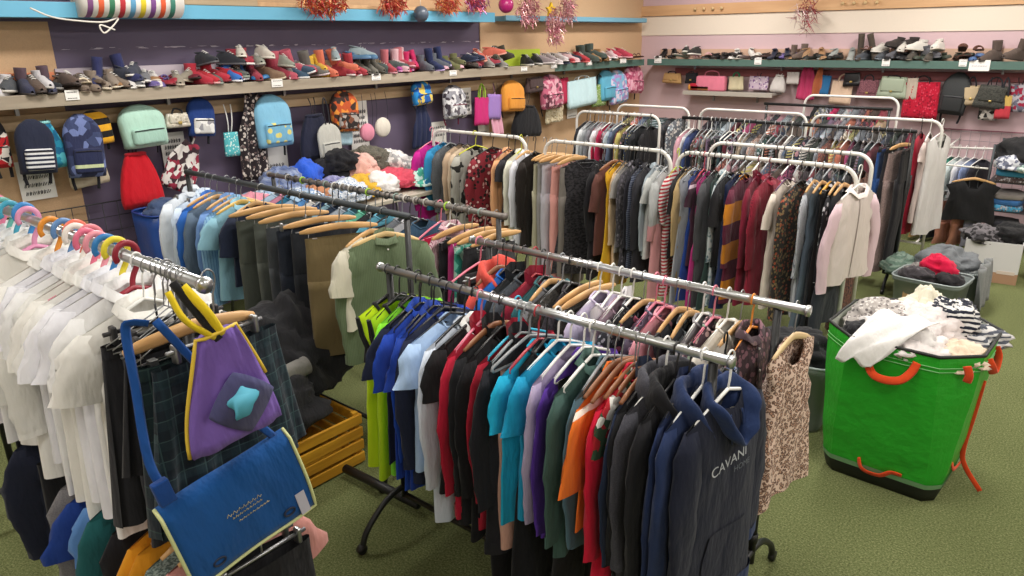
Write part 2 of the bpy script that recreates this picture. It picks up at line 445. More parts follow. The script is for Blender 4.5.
def tube_legs(waist, crotch, L, legw, t, seed, zs, gap=.01, amp=.006):
    r = random.Random(seed); mbs = []
    n = 24; m = 5; rings = []
    k1, p1 = r.uniform(20, 40), r.uniform(0, 6)
    for i in range(m + 1):
        v = i/m; hw = waist/2*(1 + .06*v)
        rings.append([Vector((t/2*(.55 + .45*v)*sgnp(math.sin(a), .7) + amp*v*math.sin(k1*hw*math.cos(a) + p1), hw*sgnp(math.cos(a), .85), zs - crotch*v)) for a in [2*PI*j/n for j in range(n)]])
    mbs.append(MB().loft(rings))
    for s in (-1, 1):
        rings = []; ph = r.uniform(0, 6); n2 = 18; m2 = 9
        for i in range(m2 + 1):
            v = i/m2; hw = waist/4*1.06 + (legw/2 - waist/4*1.06)*v
            cy = s*(waist/4*1.05 + gap*v)
            rings.append([Vector((t/2*(1 - .2*v)*sgnp(math.sin(a), .75) + amp*1.3*math.sin(25*hw*math.cos(a) + ph + v*3) + .006*math.sin(v*9 + ph), cy + hw*sgnp(math.cos(a), .85), zs - crotch*.93 - (L - crotch*.93)*v)) for a in [2*PI*j/n2 for j in range(n2)]])
        mbs.append(MB().loft(rings, True, False))
    return mbs
def garment(kind, mat, label, loc, rz=0, w=.38, L=.58, t=.05, seed=0, lod=2, trim=None, cat=None, name=None, group=None, **o):
    name = name or NAMES[kind]; cat = cat or CATS.get(name, name.replace('_', ' '))
    r = random.Random(seed); trim = trim or mat; parts = []; n, m = (44, 14) if lod >= 2 else (30, 10) if lod == 1 else (22, 7)
    if kind in ('trousers', 'shorts', 'skirt', 'folded'):
        zs = o.get('zs', -.182)
        if kind == 'skirt':
            rings = []; np_ = o.get('pleats', 11); n = 66 if lod > 0 else 36; m = 8; ph = r.uniform(0, 6)
            for i in range(m + 1):
                v = i/m; hw = w/2*(1 + o.get('flare', .35)*v)
                ring = []
                for j in range(n):
                    a = 2*PI*j/n; pl = math.sin(np_*a + ph)
                    ring.append(Vector((t/2*(.5 + .6*v)*sgnp(math.sin(a), .7) + .010*v*pl + .012*v*math.sin(3*a + ph), hw*sgnp(math.cos(a), .85) + .006*v*pl, zs - L*v + .004*math.sin(7*a)*v)))
                rings.append(ring)
            parts.append(('body', MB().loft(rings), mat))
            parts.append(('waistband', MB().loft([[p*1.0 + Vector((math.copysign(.003, p.x), 0, dz)) for p in rings[0]] for dz in (.004, -.03)]), trim))
        elif kind == 'folded':
            rings = []; n = 20; ph = r.uniform(0, 6); hw = w/2; top = -.15
            prof = []
            for i in range(9):
                v = i/8; rings.append([Vector((t/2*sgnp(math.sin(a), .6)*min(1, .35 + v*3) + .005*math.sin(30*hw*math.cos(a) + ph + 2*v), hw*sgnp(math.cos(a), .6)*(1 + .08*v) + .01*v, top - L*v)) for a in [2*PI*j/n for j in range(n)]])
            parts.append(('body', MB().loft(rings, True, False), mat))
        else:
            hip, *legs = tube_legs(w, o.get('crotch', .24), L, o.get('legw', .17 if kind == 'trousers' else .2), t, seed, zs)
            parts.append(('body', hip, mat)); parts += [('leg', l, mat) for l in legs]
            rg = hip.v[:24]
            parts.append(('waistband', MB().loft([[Vector((p.x*1.15, p.y*1.01, p.z + dz)) for p in rg] for dz in (.006, -.032)]), trim))
    else:
        P = dict(slope=.38, nw=.065, nd=.06, flare=1.0, amp=.014, zs=o.get('zs', -.098)); sl = 'long'
        if kind in ('tee', 'polo', 'sshirt'): sl = 'tee'
        if kind in ('vest', 'hivis', 'cami', 'dress', 'gown'): sl = None
        if kind in ('vest', 'hivis'): P.update(nw=.085, nd=.12, armpit=.8)
        if kind == 'cami': P.update(nw=.13, nd=.1, slope=.15, deepback=.8)
        if kind in ('dress',): P.update(flare=1.3, amp=.017, nd=.09, nw=.085, armpit=.78)
        if kind == 'gown': P.update(flare=1.2, amp=.014, nd=.09, armpit=.85)
        if kind in ('tunic', 'blouse'): P.update(flare=1.12, amp=.016)
        if kind in ('hoodie', 'jacket', 'knit'): P.update(amp=.014)
        sl = o.get('sleeves', sl); P.update(o.get('P', {}))
        c = body_mesh(w, L, t, seed, n=n, m=m, **P)
        parts.append(('body', c.mb, mat))
        smat = o.get('smat', mat)
        if sl:
            for s in (-1, 1):
                if sl == 'tee': mb, end, rg = sleeve_mesh(c, s, o.get('sl', .15), seed, .078, .075, tee=True)
                else: mb, end, rg = sleeve_mesh(c, s, o.get('sl', min(.52, L*.86)), seed, .072, .048, out=o.get('out', .04))
                parts.append(('sleeve', mb, smat))
                if lod >= 2 and kind in ('hoodie', 'jacket', 'shirt', 'blouse', 'knit') and sl == 'long':
                    e = [p + (p - sum(end, Vector())/len(end))*.06 for p in end]
                    parts.append(('cuff', MB().loft([[p + Vector((0, 0, dz)) for p in e] for dz in (.035, -.012)]), trim))
        if lod >= 1:
            if kind in ('tee', 'long', 'vest', 'knit', 'dress', 'cami', 'gown', 'tunic'):
                parts.append(('neckband', MB().tube(c.neck, .006, 6, loop=True) if len(c.neck) > 3 else None, trim))
            elif kind in ('polo', 'shirt', 'sshirt', 'blouse', 'jacket', 'cardigan'):
                if kind != 'cardigan':
                    dn, up = neckband(c, .028 if kind != 'jacket' else .045, .008)
                    fl = [u + Vector((math.copysign(.016, u.x), u.y*.18, -.03)) for u in up] if kind != 'jacket' else None
                    q = MB().loft([dn, up] + ([fl] if fl else []))
                    parts.append(('collar', q, trim))
                strip = MB(); rows = []
                zt = c.zs - P['nd'] - .005; zb = zt - (.13 if kind == 'polo' else c.L - P['nd'] - .02)
                for i in range(9):
                    z = zt + (zb - zt)*i/8; rows.append([Vector((c.front(y, z) + .004, y, z)) for y in (-.014, 0, .014)])
                strip.loft(rows, closed=False); parts.append(('placket', strip, trim if kind != 'jacket' else plain('2A2C30', .4, .3)))
                if kind in ('shirt', 'polo', 'sshirt', 'blouse') and lod >= 2:
                    for i in range(3 if kind == 'polo' else 5):
                        z = zt - .02 - i*(.035 if kind == 'polo' else .085)
                        parts.append(('button', MB().tube([(c.front(0, z) + .003, 0, z), (c.front(0, z) + .008, 0, z)], .005, 8), plain('E8E6E0', .3)))
            elif kind == 'hoodie':
                parts.append(('hood', hood_mesh(c, seed, o.get('hood', 1.0)), trim))
                rows = []
                for i in range(6):
                    z = c.zs - L*.62 - L*.24*i/5; hwp = .10 + .03*min(1, i/2.5)
                    rows.append([Vector((c.front(y, z) + .007, y, z)) for y in [hwp*(q/4 - 1) for q in range(9)]])
                parts.append(('pocket', MB().loft(rows, closed=False), mat))
                for s in (-1, 1):
                    zz = c.zs - P['nd'] - .01
                    parts.append(('drawcord', MB().tube([(c.front(s*.03, zz - .02*i) + .008, s*(.03 + .004*math.sin(i)), zz - .02*i) for i in range(6)], .003, 5), o.get('cord', trim)))
            if kind == 'hivis':
                for s in (-1, 1):
                    e = [c.pt(a, v) for v in (0, .04, .1, .18, .27) for a in [0 if s > 0 else PI]]
                    ring = [c.pt((.16 if s > 0 else PI - .16), v) for v in (0, .05, .12, .2, .3)]; ring2 = [c.pt((-.16 if s > 0 else PI + .16), v) for v in (.3, .2, .12, .05, 0)]
                    parts.append(('armhole_trim', MB().tube([Vector((p.x*1.1, p.y, p.z)) for p in ring + ring2], .009, 6, loop=True), trim))
                parts.append(('neck_trim', MB().tube(c.neck, .009, 6, loop=True), trim))
            if lod >= 2 and kind in ('hoodie', 'knit', 'jacket'):
                last = c.rings[-1]; prev = c.rings[-2]
                parts.append(('waistband', MB().loft([[Vector((p.x*1.0 + math.copysign(.005, p.x), p.y*1.01, p.z + dz)) for p in last] for dz in (.045, -.012)]), trim))
        if o.get('lettering'): parts += o['lettering'](c)
    parts = [p for p in parts if p[1] is not None]
    if lod == 0 or len(parts) == 1:
        if len({p[2].name for p in parts}) == 1:
            big = MB()
            for _, q, _m in parts:
                b = len(big.v); big.v += q.v; big.f += [tuple(i + b for i in f) for f in q.f]
            ob = big.obj(name, mat); ob.location = loc; ob.rotation_euler = (o.get('rx', 0), 0, rz); return tag(ob, label, cat, group)
    root = thing(name, label, cat, loc, rz, group); root.rotation_euler = (o.get('rx', 0), 0, rz)
    for pn, q, pm in parts: q.obj(pn, pm, root)
    return root
# ------------------------------------------------------------------ the room
XL, XR, YB, YF, ZC = -5.9, 3.2, 10.1, -2.4, 3.5
def carpet():
    m, nt, b = base_mat('green_carpet'); N = nt.nodes.new; L = nt.links.new
    tc = N('ShaderNodeTexCoord')
    n = N('ShaderNodeTexNoise'); n.inputs['Scale'].default_value = 110; n.inputs['Detail'].default_value = 6; n.inputs['Roughness'].default_value = .75
    n2 = N('ShaderNodeTexNoise'); n2.inputs['Scale'].default_value = 1.6; n2.inputs['Detail'].default_value = 3
    L(tc.outputs['Object'], n.inputs['Vector']); L(tc.outputs['Object'], n2.inputs['Vector'])
    r = N('ShaderNodeValToRGB'); r.color_ramp.elements[0].color = lin('444A2C'); r.color_ramp.elements[1].color = lin('959B6E')
    r.color_ramp.elements[0].position = .34; r.color_ramp.elements[1].position = .68
    e = r.color_ramp.elements.new(.5); e.color = lin('6C734A')
    L(n.outputs['Fac'], r.inputs[0])
    mx = N('ShaderNodeMix'); mx.data_type = 'RGBA'; mx.blend_type = 'MULTIPLY'; mx.inputs['Factor'].default_value = .35
    L(r.outputs['Color'], mx.inputs['A']); L(n2.outputs['Color'], mx.inputs['B'])
    hs = N('ShaderNodeHueSaturation'); hs.inputs['Value'].default_value = 1.05; L(r.outputs['Color'], hs.inputs['Color'])
    mr = N('ShaderNodeMapRange'); mr.inputs['To Min'].default_value = .85; mr.inputs['To Max'].default_value = 1.12; L(n2.outputs['Fac'], mr.inputs['Value']); L(mr.outputs['Result'], hs.inputs['Value'])
    L(hs.outputs['Color'], b.inputs['Base Color']); b.inputs['Roughness'].default_value = .95; b.inputs['Specular IOR Level'].default_value = .1
    bp = N('ShaderNodeBump'); bp.inputs['Strength'].default_value = .8; bp.inputs['Distance'].default_value = .012; L(n.outputs['Fac'], bp.inputs['Height']); L(bp.outputs['Normal'], b.inputs['Normal'])
    return m
def purple_wall():
    m, nt, b = base_mat('purple_paint'); N = nt.nodes.new; L = nt.links.new
    tc = N('ShaderNodeTexCoord'); sx = N('ShaderNodeSeparateXYZ'); L(tc.outputs['Object'], sx.inputs[0])
    def mt(op, a, v=None):
        q = N('ShaderNodeMath'); q.operation = op
        for i, z in enumerate((a, v)):
            if z is None: continue
            if isinstance(z, (int, float)): q.inputs[i].default_value = z
            else: L(z, q.inputs[i])
        return q.outputs[0]
    mp = N('ShaderNodeMapping'); mp.inputs['Scale'].default_value = (1, 9, 60); L(tc.outputs['Object'], mp.inputs['Vector'])
    n = N('ShaderNodeTexNoise'); n.inputs['Scale'].default_value = 1; n.inputs['Detail'].default_value = 3; L(mp.outputs['Vector'], n.inputs['Vector'])
    near = mt('LESS_THAN', mt('ABSOLUTE', mt('SUBTRACT', sx.outputs['Z'], 2.17)), .006)
    chip = mt('MULTIPLY', near, mt('GREATER_THAN', n.outputs['Fac'], .57))
    n2 = N('ShaderNodeTexNoise'); n2.inputs['Scale'].default_value = 2.5; L(tc.outputs['Object'], n2.inputs['Vector'])
    r = N('ShaderNodeValToRGB'); r.color_ramp.elements[0].color = lin('554A62'); r.color_ramp.elements[1].color = lin('665A72'); L(n2.outputs['Fac'], r.inputs[0])
    mx = N('ShaderNodeMix'); mx.data_type = 'RGBA'; L(chip, mx.inputs['Factor']); L(r.outputs['Color'], mx.inputs['A']); mx.inputs['B'].default_value = lin('B9B0BC')
    L(mx.outputs['Result'], b.inputs['Base Color']); b.inputs['Roughness'].default_value = .6
    return m
struct('floor', MB().box((XL - .1, YF - .1, -.1), (XR + .1, YB + .1, 0)), carpet())
struct('wall_left', MB().box((XL - .1, YF, 0), (XL, YB, ZC)), purple_wall())
struct('wall_back', MB().box((XL - .1, YB, 0), (XR + .1, YB + .1, ZC)), plain('CDB1B6', .65, bump=.1, bscale=30, var=.03))
struct('wall_right', MB().box((XR, YF, 0), (XR + .1, YB, ZC)), plain('D9D0CC', .7))
struct('wall_front', MB().box((XL - .1, YF - .1, 0), (XR + .1, YF, ZC)), plain('D9D0CC', .7))
struct('ceiling', MB().box((XL - .1, YF - .1, ZC), (XR + .1, YB + .1, ZC + .1)), plain('E6E4DE', .8))
CHIP = plain('C6A480', .75, bump=.15, bscale=120, var=.12)
struct('trim_1', MB().box((XL, YF, .02), (XL + .012, 2.09, 2.35)), CHIP)             # chipboard panels on the left wall
struct('trim_2', MB().box((XL, 6.52, .02), (XL + .012, YB, 2.9)), CHIP)
struct('trim_3', MB().box((XL + .012, YB - .014, 2.21), (XR, YB, 2.47)), plain('E3D6C6', .6, var=.03))        # cream band on the back wall
struct('trim_4', MB().box((XL, YF, 2.5), (XL + .02, 6.52, 3.0)), plain('C9A47E', .75, var=.1, bscale=20))
struct('trim_5', MB().box((XL + .014, YF, 1.64), (XL + .034, YB - .02, 1.75)), wood('C9AE8C', 'AE8F6A', .6, .6), .003)  # peg batten under the shelf
struct('trim_6', MB().box((XL + .6, YB - .03, 1.66), (XR, YB - .002, 1.76)), plain('8E4E50', .6), .003)
# backboards behind the shoes
for i, (y0, y1, h, c) in enumerate([(0, 2.06, .12, 'E08A62'), (2.07, 4.05, .14, 'B9AEB8'), (4.06, 5.0, .13, 'D9CDB0'), (5.01, 6.5, .11, 'D8B98C'), (6.9, 7.6, .17, 'B6CC3A')]):
    struct('trim_%d' % (7 + i), MB().box((XL + .014, y0, 1.885), (XL + .03, y1, 1.9 + h)), plain(c, .6))
struct('trim_12', MB().box((-5.55, YB - .032, 1.885), (XR, YB - .004, 2.02)), plain('C9A68F', .6, var=.05))

def shelf(name, label, lo, hi, mtop, mface, faceside, nb, lh=.08):
    t = thing(name, label, 'shelf', ((lo[0] + hi[0])/2, (lo[1] + hi[1])/2, lo[2])); cx, cy = t.location.x, t.location.y
    L_ = lambda p: (p[0] - cx, p[1] - cy, p[2] - lo[2])
    MB().box(L_(lo), L_(hi)).obj('board', mtop, t, False)
    if faceside == 'x': MB().box(L_((hi[0], lo[1], hi[2] - lh)), L_((hi[0] + .02, hi[1], hi[2] + .006))).obj('front_edge', mface, t, False, bevel=.003)
    else: MB().box(L_((lo[0], lo[1] - .02, hi[2] - lh)), L_((hi[0], lo[1], hi[2] + .006))).obj('front_edge', mface, t, False, bevel=.003)
    for k in range(nb):
        f = (k + .5)/nb
        if faceside == 'x':
            y = lo[1] + (hi[1] - lo[1])*f; MB().box(L_((lo[0], y - .012, lo[2] - .12)), L_((lo[0] + .02, y + .012, lo[2]))).box(L_((lo[0], y - .012, lo[2] - .02)), L_((hi[0] - .03, y + .012, lo[2]))).obj('bracket', STEEL, t, False)
        else:
            x = lo[0] + (hi[0] - lo[0])*f; MB().box(L_((x - .012, hi[1] - .02, lo[2] - .12)), L_((x + .012, hi[1], lo[2]))).box(L_((x - .012, lo[1] + .03, lo[2] - .02)), L_((x + .012, hi[1], lo[2]))).obj('bracket', STEEL, t, False)
    return t
GREENP = plain('4E6A62', .5, var=.05)
GREYWOOD = wood('A89C8A', '8E8272', .5, .6)
shelf('shoe_shelf', 'long grey wooden shelf of shoes fixed to the purple wall', (XL + .034, .2, 1.865), (-5.62, 7.55, 1.885), GREYWOOD, GREYWOOD, 'x', 7)
shelf('shoe_shelf', 'green painted shelf of shoes in the chipboard corner of the left wall', (XL + .034, 7.56, 1.865), (-5.62, 9.7, 1.885), GREENP, GREENP, 'x', 2)
shelf('shoe_shelf', 'green painted shelf of shoes along the pink back wall', (-5.6, 9.8, 1.865), (XR - .1, YB - .034, 1.885), GREENP, GREENP, 'y', 7)
shelf('high_shelf', 'bright blue high shelf above the purple wall', (XL + .02, .2, 2.37), (-5.62, 6.45, 2.46), plain('5CA6C8', .5), plain('66AECE', .5), 'x', 0, .092)
shelf('high_shelf', 'narrow dull blue high shelf in the chipboard corner', (XL + .014, 6.75, 2.385), (-5.72, 9.9, 2.44), plain('5B92AE', .5), plain('6FA6BE', .5), 'x', 0, .05)
shelf('handbag_shelf', 'short grey shelf holding the pink handbag below the back shoe shelf', (-5.0, 9.78, 1.44), (-3.72, YB - .002, 1.465), plain('A09A92', .5), plain('ADA69C', .5), 'y', 2, .05)
t = thing('peg_rail', 'pale timber rail with rows of round wooden knobs high on the back wall', 'peg rail', (-3, YB - .03, 2.55))
BEAM = wood('D9AF82', 'C2946A', .4, .6, 0)
MB().box((-2.9, -.012, -.075), (6.1, .012, .065)).obj('rail_board', BEAM, t, False, bevel=.004)
for x0 in (-2.02, -1.55 + 1.5):
    for k in range(4): MB().tube([(x0 + k*.13, -.012, .0), (x0 + k*.13, -.05, .0), (x0 + k*.13, -.06, .0)], [.012, .022, .016], 10).obj('knob', PALEWOOD, t)
t2 = thing('timber_plank', 'bare timber plank lying along the blue high shelf', 'plank', (-5.74, 4.2, 2.4705)); 
MB().box((-.06, -1.5, .002), (.06, 2.2, .035)).obj('board', BEAM, t2, False, bevel=.003)
o = MB().box((-.08, 0, 0), (.08, .62, .05)).obj('wooden_board', wood('B9A284', 'A08A6A', .5), None, False, bevel=.004, loc=(-5.72, 2.96, 2.47)); tag(o, 'short brown board on the blue shelf beside the striped paper roll', 'board')
# lamps on the ceiling
def ceiling_lamp(x, y, power, sx=.35, sy=1.5, rz=0):
    l = bpy.data.lights.new('tube_light', 'AREA'); l.shape = 'RECTANGLE'; l.size = sx; l.size_y = sy; l.energy = power; l.color = (1, .955, .9)
    o = bpy.data.objects.new('tube_light', l); COL.objects.link(o); o.location = (x, y, ZC - .12); o.rotation_euler = (0, 0, rz)
for x in (-4.3, -1.6, 1.2):
    for y in (-.6, 2.4, 5.4, 8.3): ceiling_lamp(x, y, 26 if y < 0 else 46 if y < 3 else 54)
world = bpy.data.worlds.new('World'); scene.world = world; world.use_nodes = True
world.node_tree.nodes['Background'].inputs[0].default_value = (.8, .86, 1, 1); world.node_tree.nodes['Background'].inputs[1].default_value = .15

# ------------------------------------------------------------------ camera
cam = bpy.data.cameras.new('camera'); cam.lens = F/1024*36; cam.sensor_width = 36; cam.clip_start = .05
co = bpy.data.objects.new('camera', cam); COL.objects.link(co); scene.camera = co
M = Matrix((RT, UP, -FW)).transposed().to_4x4(); M.translation = (0, 0, CAMH); co.matrix_world = M
vs = scene.view_settings; vs.view_transform = 'Standard'; vs.look = 'None'; vs.gamma = 1; vs.use_curve_mapping = False; vs.exposure = 0.3

# ------------------------------------------------------------------ clothes rails
CH = 'chrome rails in the middle of the shop'
a = post_rail('front chrome rail on black feet carrying lime, blue and navy sportswear', -2.36, -.79, 1.945, 1.28, CHROME, BLACKM)
MB().tube([(-1.29, .075, .05), (-.74, .085, .06)], .024, 10).obj('outrigger_bar', BLACKM, a)
post_rail('second chrome rail behind the front one, ending at the leopard dress', -2.35, -.76, 2.515, 1.28, CHROME, BLACKM, inset=.1)
post_rail('dark grey rail on black posts holding shirts and khaki trousers', -4.72, -2.585, 2.32, 1.4, DGREY, BLACKM, inset=.015, end_ring=False)
post_rail('grey rail crowded with ring size markers behind the dark rail', -4.8, -2.55, 2.98, 1.28, plain('77716C', .5, .4), BLACKM, inset=.04)
a = post_rail('tall chrome school uniform rail nearest the striped hangers', -3.9, -1.63, .80, 1.655, CHROME, BLACKM, inset=.12)
MB().tube([(-1.02, 0, 1.03), (1.02, 0, 1.03)], .013, 12).obj('lower_rail_bar', CHROME, a)
WR = 'white tubular arch rails'
arch_rail('white arch rail holding the magenta jumper at its end', -5.05, -3.93, 4.9, 1.4, WHITEM)
arch_rail('white arch rail holding pink trousers and a dark tweed dress', -3.72, -2.56, 4.88, 1.4, WHITEM)
arch_rail('white arch rail holding maroon tops and the pale pink blouse', -2.53, -1.28, 4.92, 1.4, WHITEM)
arch_rail('white arch rail just behind the pale pink blouse rail', -2.56, -1.35, 5.52, 1.4, WHITEM)
arch_rail('white arch rail with crimson and navy tops near the chipboard corner', -4.95, -3.88, 7.1, 1.4, WHITEM)
post_rail('long black rail packed with jeans and patterned tops', -3.62, -1.42, 7.1, 1.4, BLACKM, BLACKM, inset=.02, end_ring=False)
arch_rail('white arch rail farthest into the chipboard corner', -5.0, -4.02, 8.05, 1.4, WHITEM)
arch_rail('white arch rail hidden behind the long black rail', -3.9, -2.68, 8.08, 1.4, WHITEM)
arch_rail('white arch rail ending in long white gowns', -2.62, -1.4, 8.06, 1.4, WHITEM)
post_rail('black rail close to the pink back wall', -3.55, -2.1, 9.1, 1.4, BLACKM, BLACKM, inset=.03, end_ring=False)
arch_rail('white arch rail close to the pink back wall under the handbags', -3.15, -2.1, 9.35, 1.5, WHITEM)

# ------------------------------------------------------------------ rows of garments
ALL = []       # (kind list used for the labels)
def short(d):
    d = d.split(' with ')[0].split(' over ')[0]; w = d.split(); return ' '.join(w[-3:])
def label_for(d, p, n, rail):
    opts = []
    if p and n: opts = [f'{d} {rail} between {p} and {n}', f'{d} between {p} and {n}', f'{d} between {" ".join(p.split()[-2:])} and {" ".join(n.split()[-2:])}']
    elif p: opts = [f'{d} {rail} at the end beside {p}', f'{d} beside {p}']
    else: opts = [f'{d} {rail} at the end beside {n}', f'{d} beside {n}']
    for q in opts:
        if len(q.replace('-', ' ').split()) <= 15: return q
    return opts[-1]
used = {}
def uniq(lb, alt=''):
    k = lb
    if k in used and alt: lb = lb + ' ' + alt
    used[lb] = used.get(lb, 0) + 1
    return lb
def row(rail, Y, Z, specs, lod=2, sp=None, hgroup=None, jit=6, hang=True, dz=0):
    """specs: (x, kind, mat, description, hanger kind, hanger colour, hanger words, options)"""
    r = random.Random(len(rail)*31 + int(Y*100))
    specs = [q if not isinstance(q[4], tuple) else (*q[:4], *q[4], *q[5:]) for q in specs]
    for i, (x, kind, mat, d, hk, hc, hw, o) in enumerate(specs):
        o = dict(o); p = short(specs[i-1][3]) if i else None; n = short(specs[i+1][3]) if i + 1 < len(specs) else None
        gap = (specs[i+1][0] - x) if i + 1 < len(specs) else (x - specs[i-1][0] if i else .05)
        rz = o.pop('rz', R(r.uniform(-jit, jit))); yo = o.pop('yo', r.uniform(-.018, .018)); zo = o.pop('zo', 0)
        t = o.pop('t', max(.028, min(.075, abs(gap)*1.0))); nohang = o.pop('nohang', False)
        lb = uniq(label_for(d, p, n, rail))
        lo_ = o.pop('lod', lod); garment(kind, mat, lb, (x, Y + yo, Z + zo), rz, t=t, seed=i*7 + int(Y*13), lod=lo_, **o)
        if hang and hk and not nohang:
            hl = f'{hw} holding the {short(d)}'
            c_ = [hl, f'{hw} holding the {short(d)} {rail}', f'{hw} holding the {short(d)} after the {p}', f'{hw} of the {short(d)} before the {n}']
            hl = next((q for q in c_ if not used.get(q) and len(q.replace('-', ' ').split()) <= 16), c_[0]); used[hl] = 1
            hanger(hk, hc, (x, Y + yo, Z + zo), rz, hl, None, (.82 if Y < 1 else 1) if kind in ('trousers', 'skirt', 'folded', 'shorts') else (o.get('w', .38)*.8)/(.32 if hk == 'fat' else .4))
BP = ('plastic', '1C1C1E', 'black plastic hanger'); WP = ('plastic', 'E6E6E2', 'white plastic hanger'); GP = ('plastic', '8E9296', 'grey plastic hanger')
WD = ('wood', '', 'wooden hanger'); WC = ('woodclip', '', 'wooden clip hanger'); CL = ('clip', '2A2A2C', 'black clip hanger'); MC = ('clip', '', 'metal clip hanger')
TQ = ('plastic', '2FA9C9', 'turquoise hanger'); PK = ('plastic', 'D8798F', 'pink hanger'); RD = ('plastic', 'A8323E', 'red hanger'); BR = ('wood', '8A5A3C', 'brown hanger')
# --- front chrome rail (D): shoulder positions measured in the photograph
def P_(Y, Z, lst, dy=.19, dzz=.15):
    return [(x_on(u, Y - dy, Z - dzz), k, m, d, *h, o) for (u, k, m, d, h, o) in lst]
LIME = fab('C3E01C'); NAVY = fab('1B2238'); BLK = fab('17171A'); RBL = fab('1A3FA0')
def lettering(c):
    out = []
    def word(txt, size, y0, z0, rot, mat):
        cu = bpy.data.curves.new('txt', 'FONT'); cu.body = txt; cu.size = size
        ob = bpy.data.objects.new('txt', cu); COL.objects.link(ob); dg = bpy.context.evaluated_depsgraph_get(); dg.update()
        me = bpy.data.meshes.new_from_object(ob.evaluated_get(dg)); mb = MB(); cs, sn = math.cos(rot), math.sin(rot)
        for v in me.vertices:
            y = y0 + v.co.x*cs - v.co.y*sn; z = z0 + v.co.x*sn + v.co.y*cs
            mb.v.append(Vector((c.front(y, z) + .006, y, z)))
        mb.f = [tuple(p.vertices) for p in me.polygons]
        bpy.data.objects.remove(ob); bpy.data.curves.remove(cu); bpy.data.meshes.remove(me)
        out.append(('lettering', mb, mat))
    g = plain('AEB2BA', .6)
    word('CAVANI', .050, -.12, c.zs - .255, R(6), g); word('HOME', .030, .0, c.zs - .28, R(3), plain('5E6470', .6))
    return out
D = P_(1.945, 1.28, [(u - (8 if u < 480 else 3 if u < 560 else 0), *q) for u, *q in [
 (364, 'hivis', LIME, 'lime hi-vis vest with black trim', BP, dict(L=.6, w=.36, trim=BLK)),
 (372, 'hivis', fab('B4D81E'), 'yellow-green hi-vis vest with black trim', BP, dict(L=.64, w=.36, trim=BLK)),
 (381, 'tee', fab('7FD62E'), 'bright green sports top', BP, dict(L=.6, w=.37, trim=BLK)),
 (390, 'tee', NAVY, 'dark navy t-shirt', BP, dict(L=.55)),
 (396, 'polo', RBL, 'royal blue polo shirt', BP, dict(L=.58, sl=.2)),
 (402, 'long', fab('1C48B0'), 'bright blue long top', BP, dict(L=.62)),
 (408, 'polo', fab('183890'), 'deep blue polo shirt', BP, dict(L=.6)),
 (416, 'knit', fab('20263C'), 'navy school jumper', BP, dict(L=.56)),
 (427, 'tee', fab('A9C4E6'), 'light blue t-shirt', BP, dict(L=.5, sl=.14)),
 (440, 'long', fab('D3DDEC'), 'white-blue long-sleeved top', BP, dict(L=.66, sl=.56)),
 (449, 'polo', BLK, 'black polo with white collar', BP, dict(L=.55, trim=fab('E8E8E6'))),
 (457, 'jacket', fab('B01634'), 'crimson zip jacket', PK, dict(L=.6)),
 (467, 'jacket', fab('1A1A1E'), 'black fleece jacket', BR, dict(L=.62)),
 (477, 'long', fab('101014'), 'black long-sleeved top', BP, dict(L=.66)),
 (484, 'jacket', fab('A21830'), 'red sports jacket', TQ, dict(L=.62)),
 (491, 'jacket', fab('202026'), 'black track top', GP, dict(L=.66)),
 (500, 'trousers', fab('C79A8A'), 'peach pink leggings', GP, dict(L=.72, w=.3, zs=-.2)),
 (510, 'tee', fab('16A5CC'), 'turquoise t-shirt', RD, dict(L=.54, sl=.17)),
 (524, 'tee', fab('1393BE'), 'darker turquoise t-shirt', WP, dict(L=.56, sl=.17)),
 (538, 'cardigan', fab('A79BB8'), 'lilac cardigan', WP, dict(L=.5)),
 (550, 'knit', fab('4F2C8E'), 'deep purple sweatshirt', WP, dict(L=.58)),
 (562, 'shirt', fab('3E5A54'), 'dark teal shirt', WP, dict(L=.6)),
 (573, 'long', fab('4C6A78'), 'slate blue long top', GP, dict(L=.56)),
 (584, 'tee', fab('E27022', 'band', 'F2E6D8', .2), 'orange t-shirt with white stripe', BR, dict(L=.46, sl=.25, w=.46)),
 (591, 'trousers', fab('D9AE1E'), 'mustard yellow joggers', BR, dict(L=.68, w=.26, zs=-.26)),
 (600, 'long', fab('C40F34'), 'bright red long top', BR, dict(L=.76, w=.45, t=.06)),
 (607, 'tee', fab('D8D6D0', 'print', 'B0202C', .7, '35503A'), 'white, red and green printed top', BR, dict(L=.5, w=.3)),
 (614, 'jacket', fab('1E2A44'), 'dark denim jacket', BR, dict(L=.5)),
 (622, 'long', fab('141418'), 'plain black top', BP, dict(L=.6)),
 (632, 'hoodie', fab('484850', 'marl', '3A3A42'), 'charcoal grey hoodie', WP, dict(L=.64, w=.4, t=.07)),
 (646, 'hoodie', fab('18181C'), 'black hoodie', BP, dict(L=.62, w=.4, t=.06)),
 (656, 'jacket', fab('1B2A4E'), 'navy jacket with light blue shoulder', BP, dict(L=.62, w=.41, smat=fab('1B2A4E', 'band', '8DB4D8', .16))),
 (672, 'hoodie', fab('1D2D52'), 'mid navy hoodie', WP, dict(L=.66, w=.41, t=.07)),
 (694, 'hoodie', fab('151A2C'), 'dark navy hoodie with grey chest lettering', WP, dict(yo=.03, L=.66, w=.42, t=.085, trim=fab('1D2F56'), hood=.85, lettering=lettering, rz=R(-8), P=dict(amp=.005))),
]])
for q in D:
    o = q[7]; o['L'] = o['L']*((1.28 if q[0] < -1.5 else 1.16) if q[1] not in ('trousers',) else 1.02); o.setdefault('w', .42)
    if 'sl' not in o and q[1] in ('tee', 'polo'): o['sl'] = .17
